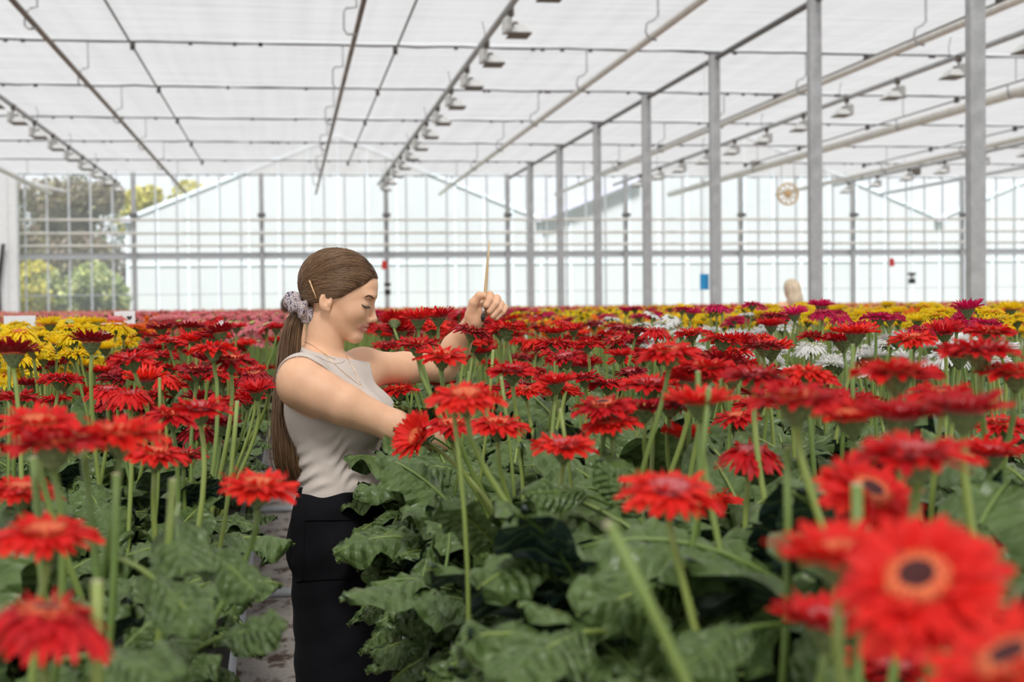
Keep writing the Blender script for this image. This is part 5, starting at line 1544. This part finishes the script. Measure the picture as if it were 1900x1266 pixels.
TANK = cloth('ribbed_cotton', (0.64, 0.56, 0.50), 0.85, 170, 0.05, 0.2)
tank = obj('tank_top', mesh_tri('tank_top', Vt, Ft, [TANK], smooth=True), woman); tank['label'] = 'ribbed beige tank top with gathered waist'
bvh_tank = BVHTree.FromPolygons([tuple(v) for v in Vt], [tuple(f) for f in Ft])

def tank_line(name, pl, r):
    pts_ = []
    for (x0, y0_), (x1, y1_) in zip(pl[:-1], pl[1:]):
        for q in range(4): pts_.append(surf(x0 + (x1 - x0) * q / 4, y0_ + (y1_ - y0_) * q / 4, 0.0003, bvh_tank))
    MB().tube(pts_, r, 6).build(name, TANK, tank, smooth=True)
tank_line('neck_band', [(559, 652), (575, 657), (592, 664), (608, 671), (622, 675), (634, 673), (641, 668)], 0.0016)
tank_line('armhole_band', [(548, 661), (566, 668), (584, 677), (602, 687), (618, 697)], 0.0018)

# trousers, apron
def lower(f, g):
    f.ell(wl(637, 945, 0), np.array((76, 104, 60)) * S_ + g, 0.04, TAX)
    f.ell(wl(638, 985, 0), np.array((86, 112, 80)) * S_ + g, 0.05, TAX)
    f.ell(wl(607, 1025, -25), np.array((68, 84, 66)) * S_ + g, 0.05, TAX)
    for s, x in ((-1, 628), (1, 664)):
        f.chain([wl(x, 1040, 52 * s), wl(x + 4, 1330, 50 * s)], [66 * S_ + g, 50 * S_ + g], 0.03)
        a = wl(x + 4, 1330, 50 * s); b = a.copy(); b[2] = 0.08
        f.cone(a, b, 50 * S_ + g, 46 * S_ + g, 0.03)
fl_ = Field(axis(float(wl(510, 900)[0]), float(wl(790, 900)[0]), [(-9, 9)], None, 0.006, 0.006), axis(-0.26, 0.26, [(-9, 9)], None, 0.006, 0.006), axis(0.03, float(wl(600, 890)[2]), [(-9, 9)], None, 0.008, 0.008))
lower(fl_, 0.0)
gx, gy, gz = fl_.grid(); pyl = 600 - (gz - float(wl(630, 600)[2])) / S_
cut(fl_, (905 - pyl) * S_)
cut(fl_, 0.07 - gz)
Vq, Fq = fl_.polygonise()
BLACK = cloth('black_cotton', (0.004, 0.004, 0.005), 0.85, None, 0.2, 0.2)
APRON = cloth('charcoal_twill', (0.006, 0.006, 0.008), 0.8, None, 0.25, 0.3)
tro = obj('trousers', mesh_tri('trousers', Vq, Fq, [BLACK], smooth=True), woman)
fa = Field(axis(float(wl(510, 900)[0]), float(wl(800, 900)[0]), [(-9, 9)], None, 0.0045, 0.0045), axis(-0.28, 0.28, [(-9, 9)], None, 0.0045, 0.0045), axis(0.40, float(wl(600, 885)[2]), [(-9, 9)], None, 0.005, 0.005))
fa.ell(wl(636, 938, 0), np.array((85, 112, 66)) * S_, 0.02, TAX)
fa.ell(wl(641, 990, 0), np.array((92, 117, 92)) * S_, 0.05, TAX)
for s in (-1, 1):
    fa.cone(wl(640 + 14 * s, 1040, 46 * s), wl(640 + 14 * s, 1420, 46 * s), 84 * S_, 70 * S_, 0.05)
fa.cone(wl(662, 1000, 0), wl(660, 1420, -10), 96 * S_, 70 * S_, 0.05)
gx, gy, gz = fa.grid(); pxl = 630 + gx / S_; pyl = 600 - (gz - float(wl(630, 600)[2])) / S_
fa.f += (0.0018 * np.sin(pyl * 0.10 + pxl * 0.055 + gy * 20) + 0.0012 * np.sin(pyl * 0.05 - pxl * 0.09 + gy * 11)).astype(np.float32)
outer = fa.f.copy()
cut(fa, -(outer + 0.011))                                                                   # a shell, open behind
cut(fa, (903 - pyl - 0.06 * (pxl - 600)) * S_)
cut(fa, -(gx * TF[0] + gy * TF[1]) * 1.0 - 0.066 + 0.0 * gz)
Va, Fa = fa.polygonise()
apron = obj('apron', mesh_tri('apron', Va, Fa, [APRON], smooth=True), woman); apron['label'] = 'long charcoal black work apron'
bvh_ap = BVHTree.FromPolygons([tuple(v) for v in Va], [tuple(f) for f in Fa])
def on_apron(px, py, lift=0.002): return surf(px, py, lift, bvh_ap)
MB().tube([on_apron(x, 966 - 0.012 * (x - 565) ) for x in range(566, 700, 8)], 0.0022, 5).build('pocket_hem', BLACK, apron, smooth=True)
MB().tube([on_apron(x, 1078 - 0.05 * (x - 552)) for x in range(552, 700, 8)], 0.0018, 5).build('pocket_seam', BLACK, apron, smooth=True)
MB().tube([on_apron(566 - 0.02 * (y - 966) , y) for y in range(966, 1082, 8)], 0.0018, 5).build('pocket_edge', BLACK, apron, smooth=True)
bk = MB().box((-0.022, -0.006, -0.014), (0.022, 0.006, 0.014))
bk.box((-0.026, -0.004, -0.018), (-0.018, 0.008, 0.018)).box((0.014, -0.004, -0.018), (0.02, 0.008, 0.018))
p_ = surf(574, 908, 0.004, bvh_ap)
bk.build('buckle', M['black'], apron, loc=p_, rot=(0, math.radians(-28), math.radians(-25)))
MB().tube([wl(562, 912, -70), wl(556, 914, -20), wl(560, 912, 40)], 0.012, 6).build('waist_strap', BLACK, apron, smooth=True)
# shoes
for s, x in ((-1, 632), (1, 668)):
    c0 = wl(x, 1330, 50 * s)
    mb = MB()
    prof = []
    V_ = []; F_ = []
    n = 16; rows = [(0.0, 1.0), (0.02, 1.04), (0.035, 1.0), (0.06, 0.86), (0.085, 0.6)]
    for z, k in rows:
        for i in range(n):
            a = 2 * PI * i / n
            lx = (0.13 if math.cos(a) > 0 else 0.10) * math.cos(a) * (k if math.cos(a) > 0 else min(1, k + 0.15)); ly = 0.043 * math.sin(a) * k
            V_.append((c0[0] + 0.04 + lx, c0[1] + ly, z))
    for r_ in range(len(rows) - 1):
        for i in range(n):
            j = (i + 1) % n; F_.append((r_ * n + i, r_ * n + j, (r_ + 1) * n + j, (r_ + 1) * n + i))
    F_.append(tuple(reversed(range(n)))); F_.append(tuple((len(rows) - 1) * n + i for i in range(n)))
    obj('shoe', mesh_np('shoe', V_, F_, M['black']), woman)

# ---- hair
def hair_mat(name, stops, rough=0.42):
    ma, nt, b, out = nodes_of(name)
    ge = N(nt, 'ShaderNodeNewGeometry')
    c = ramp(nt, stops, ge.outputs['Random Per Island'])
    nt.links.new(c, b.inputs['Base Color']); b.inputs['Roughness'].default_value = rough
    b.inputs['Specular IOR Level'].default_value = 0.4
    tc = N(nt, 'ShaderNodeTexCoord'); 
    return ma
HAIR = hair_mat('brown_hair', [(0, (0.095, 0.048, 0.021)), (0.5, (0.135, 0.07, 0.032)), (0.85, (0.19, 0.105, 0.05)), (1, (0.27, 0.16, 0.08))])
HAIR_D = simple('brown_hair_base', (0.13, 0.07, 0.035), 0.5, var=0.3, scale=60)
fh = Field(axis(float(wl(540, 500)[0]), float(wl(715, 500)[0]), [(-9, 9)], None, 0.003, 0.003), axis(-0.10, 0.10, [(-9, 9)], None, 0.003, 0.003), axis(float(wl(600, 600)[2]), float(wl(600, 445)[2]), [(-9, 9)], None, 0.003, 0.003))
HE = (-4.5, 8.0, 0.0); HR = (73.5, 55.5, 66.0)
fh.ell(hp(*HE), np.array(HR) * S_, 0.0, HAX)
fh.ell(hp(-48, -10, 0), np.array((24, 34, 32)) * S_, 0.004, HAX)
gx, gy, gz = fh.grid(); pxl = 630 + gx / S_; pyl = 600 - (gz - float(wl(630, 600)[2])) / S_
HLX = [480, 566, 578, 590, 604, 622, 640, 665, 690, 702, 760]; HLY = [590, 588, 572, 557, 550, 556, 553, 538, 525, 518, 480]
cut(fh, (pyl - np.interp(pxl, HLX, HLY)) * S_ * 0.85)
Vh, Fh = fh.polygonise()
cap = obj('hair', mesh_tri('hair', Vh, Fh, [HAIR_D], smooth=True), woman); cap['label'] = 'long brown hair combed back into a ponytail'
rh = random.Random(77)
PONY = np.array((-66.0, -28.0, 0.0))
def on_cap(a, b, c, k):
    """push a head-frame point to the hair ellipsoid, k = extra scale"""
    v = np.array(((a - HE[0]) / HR[0], (c - HE[2]) / HR[1], (b - HE[1]) / HR[2])); v /= np.linalg.norm(v)
    return v * k
def strand(start, wob, nseg=11, rad=1.5, over=1.0):
    s = on_cap(*start, 1.0); e = on_cap(PONY[0] + rh.uniform(-2, 2), PONY[1] + rh.uniform(-7, 7), rh.uniform(-11, 11), 1.0)
    om = math.acos(max(-1, min(1, float(s @ e)))); pts = []
    wgt = min(1.0, max(0.0, (om - 1.3) / 0.9)); sg = 1.0 if start[2] >= 0 else -1.0
    mid = s * 0.5 + e * 0.5 + np.array((0.05, sg * 0.80, 0.62)) * wgt; mid /= np.linalg.norm(mid)
    for i in range(nseg + 1):
        t = i / nseg
        v = s * (1 - t) ** 2 + mid * (1.7 * t * (1 - t)) + e * t * t
        v = v / np.linalg.norm(v) * (over + 0.012 * math.sin(PI * t) + 0.008 * math.sin(t * 7 + wob))
        bulge = math.sin(PI * t) * wob * 0.012
        v = v + np.array((0, 0, -bulge))
        pts.append(tuple(hp(v[0] * HR[0] + HE[0], v[2] * HR[2] + HE[1], v[1] * HR[1] + HE[2])))
    rs = [rad * S_ * min(1.0, 0.12 + 4.0 * i / nseg) for i in range(nseg + 1)]
    return pts, rs
mb = MB()
hl = [(703, 518), (691, 524), (666, 537), (641, 552), (622, 555), (604, 548), (590, 556), (580, 569)]
def to_head(px, py):
    v = (wl(px, py) - HO) / S_
    return float(v @ HA), float(v @ HB)
def depth_c(a, b):
    q = 1 - ((a - HE[0]) / HR[0]) ** 2 - ((b - HE[1]) / HR[2]) ** 2
    return HR[1] * math.sqrt(max(q, 0.0))
for side in (-1, 1):
    for i in range(620):
        f_ = rh.random() * (len(hl) - 1); q = int(f_); t = f_ - q
        px_ = hl[q][0] * (1 - t) + hl[q + 1][0] * t; py__ = hl[q][1] * (1 - t) + hl[q + 1][1] * t - abs(rh.gauss(0, 5))
        a_, b_ = to_head(px_, py__)
        c_ = depth_c(a_, b_) * side
        mb.tube(*strand((a_, b_, c_), rh.uniform(-2.5, 2.5), rad=rh.uniform(0.4, 1.0), over=rh.uniform(0.998, 1.012)), 4)
    for i in range(760):                                    # from the centre parting over the crown
        ang = rh.uniform(math.radians(20), math.radians(168))
        a_ = HE[0] + HR[0] * math.cos(ang); b_ = HE[1] + HR[2] * math.sin(ang)
        c_ = side * abs(rh.gauss(0, 5)) + side * rh.uniform(0, 26)
        mb.tube(*strand((a_, b_, c_), rh.uniform(-2.5, 2.5), rad=rh.uniform(0.4, 1.05), over=rh.uniform(0.998, 1.014)), 4)
lk = mb.build('hair_locks', HAIR, cap, smooth=True); lk['kind'] = 'stuff'
# ponytail
spine = [(563, 570, 4), (548, 592, 6), (540, 628, 4), (536, 665, 0), (531, 700, -8), (527, 740, -22), (527, 780, -34), (531, 820, -40), (536, 860, -42), (544, 890, -42), (549, 914, -42)]
halfw = [9, 15, 17.5, 19, 19, 19, 21, 24, 25, 20, 10]
def spl(t):
    f_ = t * (len(spine) - 1); i = min(int(f_), len(spine) - 2); u = f_ - i
    def g(k): return np.array(spine[max(0, min(len(spine) - 1, k))], float)
    p0, p1, p2, p3 = g(i - 1), g(i), g(i + 1), g(i + 2)
    p = 0.5 * ((2 * p1) + (-p0 + p2) * u + (2 * p0 - 5 * p1 + 4 * p2 - p3) * u * u + (-p0 + 3 * p1 - 3 * p2 + p3) * u ** 3)
    return p, halfw[i] * (1 - u) + halfw[min(i + 1, len(halfw) - 1)] * u
mb = MB()
for i in range(900):
    u0, v0 = rh.gauss(0, 0.55), rh.gauss(0, 0.55)
    r_ = math.hypot(u0, v0)
    if r_ > 1: u0, v0 = u0 / r_, v0 / r_
    end = rh.uniform(0.82, 1.0) if rh.random() < 0.8 else rh.uniform(0.55, 0.85)
    n = 18; pts = []; w1, w2 = rh.uniform(0, 6), rh.uniform(0, 6); am = rh.uniform(0.0, 0.16)
    stray = 0.5 if rh.random() < 0.05 else 0.0
    for k in range(n + 1):
        t = end * k / n
        p, hw = spl(t)
        x = p[0] + hw * (u0 * (1 + stray * t) + am * math.sin(t * 9 + w1)); d = p[2] + hw * 1.15 * (v0 + am * math.sin(t * 8 + w2))
        pts.append(tuple(wl(x, p[1] + (rh.uniform(-6, 6) if k == n else 0), d)))
    r0 = rh.uniform(0.4, 0.95) * S_
    mb.tube(pts, [r0 * (1 - 0.75 * (k / n) ** 3) for k in range(n + 1)], 4)
pt = mb.build('ponytail', HAIR, cap, smooth=True); pt['kind'] = 'stuff'
# scrunchie
def scrunchie_mat():
    ma, nt, b, out = nodes_of('snake_print_silk')
    tc = N(nt, 'ShaderNodeTexCoord')
    n1 = N(nt, 'ShaderNodeTexNoise', Scale=120.0, Detail=3.0, Distortion=2.5); nt.links.new(tc.outputs['Object'], n1.inputs['Vector'])
    c = ramp(nt, [(0.0, (0.02, 0.02, 0.05)), (0.43, (0.05, 0.05, 0.11)), (0.50, (0.55, 0.45, 0.43)), (0.75, (0.72, 0.62, 0.58))], n1.outputs['Fac'])
    nt.links.new(c, b.inputs['Base Color']); b.inputs['Roughness'].default_value = 0.55
    return ma
V_ = []; F_ = []
nu, nv = 96, 20
cS = wl(561, 571, -2)
axS = Vector(wl(545, 598, 4)) - Vector(wl(575, 556, -2)); axS.normalize()
e1 = Vector((0, 1, 0)); e1 = (e1 - axS * e1.dot(axS)).normalized(); e2 = axS.cross(e1)
for i in range(nu):
    a = 2 * PI * i / nu
    for j in range(nv):
        b = 2 * PI * j / nv
        ruf = 1 + 0.26 * math.sin(a * 9 + 1.3 * math.sin(b * 2)) * (0.5 + 0.5 * math.cos(b)) + 0.22 * noise.noise((math.cos(a) * 2.4, math.sin(a) * 2.4, b * 1.1))
        rr_ = 11.5 * S_ * ruf
        rad = (17 * S_ + rr_ * math.cos(b) * 1.05)
        V_.append(tuple(Vector(cS) + (e1 * math.cos(a) * 1.05 + e2 * math.sin(a) * 1.25) * rad + axS * (rr_ * 1.25 * math.sin(b) + 3.5 * S_ * math.sin(a * 5 + 2))))
for i in range(nu):
    for j in range(nv):
        i2, j2 = (i + 1) % nu, (j + 1) % nv
        F_.append((i * nv + j, i2 * nv + j, i2 * nv + j2, i * nv + j2))
so = obj('scrunchie', mesh_np('scrunchie', V_, F_, scrunchie_mat()), woman); so['label'] = 'ruffled scrunchie in navy and pale print'
# hairpin, earring, necklaces, brows, lashes
GOLD = simple('gold', (0.83, 0.55, 0.3), 0.25, 0.9, var=0.1, scale=50)
bvh_hair = BVHTree.FromPolygons([tuple(v) for v in Vh], [tuple(f) for f in Fh])
pts_ = [surf(577 + (589 - 577) * t, 520 + (552 - 520) * t, 0.0065, bvh_hair) for t in [i / 8 for i in range(9)]]
hpn = MB().tube(pts_, [0.0022 + 0.0006 * (i % 2) for i in range(9)], 6).build('hairpin', GOLD, woman, smooth=True)
ep = surf(614.5, 570.5, 0.001)
MB().lathe([(0.001, -0.003), (0.0032, -0.001), (0.0034, 0.001), (0.001, 0.003)], 10).build('earring', GOLD, woman, loc=ep, rot=(PI / 2, 0, 0), smooth=True)
def tank_or_body(px, py, lift):
    a_ = surf(px, py, lift); d = Vector(wl(px, py)) - LC
    h = bvh_tank.ray_cast(LC, d.normalized())
    if h[0] is not None and (h[0] - LC).length < (a_ - LC).length: return h[0] + h[1].normalized() * lift
    return a_
for pl in ([(566, 634), (580, 641), (595, 652), (608, 664), (622, 678), (640, 694), (655, 706), (668, 716), (674, 721)],
           [(641, 660), (648, 672), (656, 686), (662, 700), (668, 712), (674, 721)],
           [(600, 656), (612, 664), (625, 668)]):
    pts_ = []
    for (x0, y0_), (x1, y1_) in zip(pl[:-1], pl[1:]):
        for q in range(5): pts_.append(tank_or_body(x0 + (x1 - x0) * q / 5, y0_ + (y1_ - y0_) * q / 5, 0.0012))
    MB().tube(pts_, 0.0006, 5).build('necklace', GOLD, woman, smooth=True)
DARKH = simple('brow_hair', (0.10, 0.055, 0.035), 0.6, var=0.2, scale=80)
LASH = simple('lash', (0.012, 0.008, 0.008), 0.5, var=0.1, scale=80)
def strip(name, pl, rs, mat, lift, mir=True):
    pts_ = [surf(x, y, lift) for x, y in pl]
    MB().tube(pts_, rs, 6).build(name, mat, woman, smooth=True)
    if mir: MB().tube([mirror(p) for p in pts_], rs, 6).build(name, mat, woman, smooth=True)
mb = MB(); mb2 = MB()
for i in range(70):                                         # eyebrow hairs
    t = i / 69
    x = 678.5 + 15.5 * t; y = 552.5 - 4.5 * math.sin(PI * min(1, t * 0.8 + 0.08)) + 4.5 * t * t * 0.9 + rh.uniform(-1.6, 1.6) * (0.5 + 0.7 * t)
    a_ = surf(x, y, 0.0006); b_ = surf(x - 2.6, y - 0.6 + 1.3 * (1 - t), 0.0011)
    mb.tube([a_, b_], [0.00045, 0.0002], 4); mb2.tube([mirror(a_), mirror(b_)], [0.00045, 0.0002], 4)
for q in (mb, mb2): q.build('eyebrow', DARKH, woman)['kind'] = 'stuff'
strip('lash_line', [(671.5, 564.5), (673.5, 567.5), (677, 569.3), (681, 569.6), (684.5, 568.8)], [0.0008, 0.0017, 0.0021, 0.0019, 0.0008], LASH, 0.0004)
mb = MB(); mb2 = MB()
for i in range(26):
    t = i / 25
    x = 672 + 12.5 * t; y = 565 + 4.6 * math.sin(PI * min(0.62, t * 0.62 + 0.02))
    a_ = surf(x, y, 0.0004)
    b_ = a_ + Vector((0.0045 + 0.002 * t, -0.0035, -0.0036 - 0.001 * rh.random()))
    mb.tube([a_, (a_ + b_) / 2 + Vector((0, 0, -0.0007)), b_], [0.0008, 0.0006, 0.0002], 4)
    mb2.tube([mirror(a_), mirror((a_ + b_) / 2), mirror(b_)], [0.0008, 0.0006, 0.0002], 4)
for q in (mb, mb2): q.build('eyelashes', LASH, woman)['kind'] = 'stuff'

# brush in the raised hand
tip = Vector(wl(908, 447, 126)); grip = Vector(wl(899, 560, 126)); fer = Vector(wl(897.5, 568, 126)); fe2 = Vector(wl(896.5, 583, 126)); bt = Vector(wl(895.5, 598, 126))
br_ = empty('paint_brush', OW + EX * bt.x + EY * bt.y + EZ * bt.z, RZ); tag(br_, 'slim wooden paint brush with dark bristles held upright in the raised hand', 'brush')
mv = lambda p: p - bt
MB().tube([mv(tip), mv(tip.lerp(grip, 0.3)), mv(tip.lerp(grip, 0.6)), mv(tip.lerp(grip, 0.85)), mv(grip), mv(fer)], [0.0016, 0.0032, 0.0046, 0.0052, 0.0044, 0.0036], 10).build('handle', M['wood'], br_, smooth=True)
MB().tube([mv(fer), mv(fer.lerp(fe2, 0.5)), mv(fe2)], [0.0037, 0.0042, 0.0045], 10).build('ferrule', simple('silver_ferrule', (0.8, 0.8, 0.8), 0.25, 0.8, var=0.05), br_, smooth=True)
MB().tube([mv(fe2), mv(fe2.lerp(bt, 0.45)), mv(bt)], [0.0046, 0.0066, 0.0015], 10).build('bristles', M['black'], br_, smooth=True)

# ------------------------------------------------------------------ two people far off among the flowers
def far_person(px, top_py, depth, height, label, hair_stops, hair_len, shirt, facing_rz, cap_=None):
    c = pd(px, top_py, depth); base = Vector((c.x, c.y, c.z - height))
    h = height / 1.70
    f = Field(np.arange(-0.32, 0.32, 0.012), np.arange(-0.26, 0.26, 0.012), np.arange(0.0, 1.74 * h, 0.013))
    Z = lambda z: z * h
    for s in (-1, 1):
        f.chain([(0.09 * s, 0, Z(0.95)), (0.09 * s, 0, Z(0.5)), (0.09 * s, 0.02, Z(0.06))], [0.085, 0.06, 0.042], 0.03)
        f.cone((0.09 * s, 0, Z(0.04)), (0.09 * s, -0.13, Z(0.035)), 0.04, 0.035, 0.02)
        f.chain([(0.17 * s, 0, Z(1.38)), (0.215 * s, 0.02, Z(1.1)), (0.19 * s, -0.16, Z(0.98))], [0.05, 0.038, 0.028], 0.03)
        f.ell((0.185 * s, -0.21, Z(0.97)), (0.03, 0.05, 0.03), 0.01)
    f.ell((0, 0, Z(1.0)), (0.17, 0.12, 0.14), 0.05); f.ell((0, 0, Z(1.25)), (0.155, 0.105, 0.2), 0.06)
    f.cone((-0.15, 0, Z(1.38)), (0.15, 0, Z(1.38)), 0.055, 0.055, 0.05)
    f.cone((0, 0.01, Z(1.38)), (0, 0, Z(1.52)), 0.055, 0.05, 0.03)
    f.ell((0, 0, Z(1.59)), (0.075, 0.095, 0.11), 0.02); f.ell((0, -0.03, Z(1.53)), (0.055, 0.06, 0.07), 0.02); f.ell((0, -0.095, Z(1.565)), (0.012, 0.02, 0.02), 0.01)
    V, F = f.polygonise()
    o = obj('person', mesh_tri('person', V, F, [SKIN], smooth=True), None, base, (0, 0, facing_rz))
    tag(o, label, 'person')
    f2 = Field(np.arange(-0.32, 0.32, 0.012), np.arange(-0.26, 0.26, 0.012), np.arange(0.5, 1.74 * h, 0.013))
    f2.ell((0, 0, Z(1.0)), (0.18, 0.13, 0.15), 0.05); f2.ell((0, 0, Z(1.2)), (0.165, 0.115, 0.17), 0.06)
    gx, gy, gz = f2.grid(); cut(f2, gz - Z(1.31))
    V, F = f2.polygonise(); obj('top', mesh_tri('top', V, F, [shirt], smooth=True), o)
    f3 = Field(np.arange(-0.2, 0.2, 0.008), np.arange(-0.2, 0.2, 0.008), np.arange(1.0 * h, 1.76 * h, 0.008))
    f3.ell((0, 0.015, Z(1.605)), (0.095, 0.105, 0.108), 0.0)
    if hair_len: f3.chain([(0, 0.05, Z(1.58)), (0, 0.085, Z(1.45)), (0, 0.10, Z(1.45 - hair_len))], [0.098, 0.09, 0.05], 0.04)
    gx, gy, gz = f3.grid(); f3.f += (0.004 * np.sin(gx * 260)).astype(np.float32)
    cut(f3, np.minimum(-gy - 0.035 + 0 * gz, Z(1.62) - gz + 0 * gy))
    V, F = f3.polygonise(); obj('hair', mesh_tri('hair', V, F, [hair_stops], smooth=True), o)
    f4 = Field(np.arange(-0.2, 0.2, 0.012), np.arange(-0.2, 0.2, 0.012), np.arange(0.08, 1.02 * h, 0.013))
    for s in (-1, 1): f4.chain([(0.09 * s, 0, Z(0.93)), (0.09 * s, 0, Z(0.5)), (0.09 * s, 0.02, Z(0.12))], [0.095, 0.07, 0.055], 0.03)
    V, F = f4.polygonise(); obj('trousers', mesh_tri('trousers', V, F, [BLACK], smooth=True), o)
far_person(1467, 518, 18.0, 1.85, 'person with long blonde hair seen from behind far off among yellow blooms', simple('blonde_hair', (0.62, 0.50, 0.36), 0.5, var=0.4, scale=1.0, stretch=(90, 60, 5)), 0.16, cloth('white_top', (0.7, 0.72, 0.75)), 3.5)
far_person(536, 551, 17.0, 1.68, 'person with dark hair far down the aisle, half hidden behind the scrunchie', simple('dark_hair', (0.10, 0.06, 0.045), 0.5, var=0.2, scale=40), 0.0, cloth('blue_grey_top', (0.35, 0.42, 0.5)), 2.6)
SC.cycles.max_bounces = 7
SC.cycles.diffuse_bounces = 3
SC.cycles.transparent_max_bounces = 10
SC.cycles.use_denoising = True
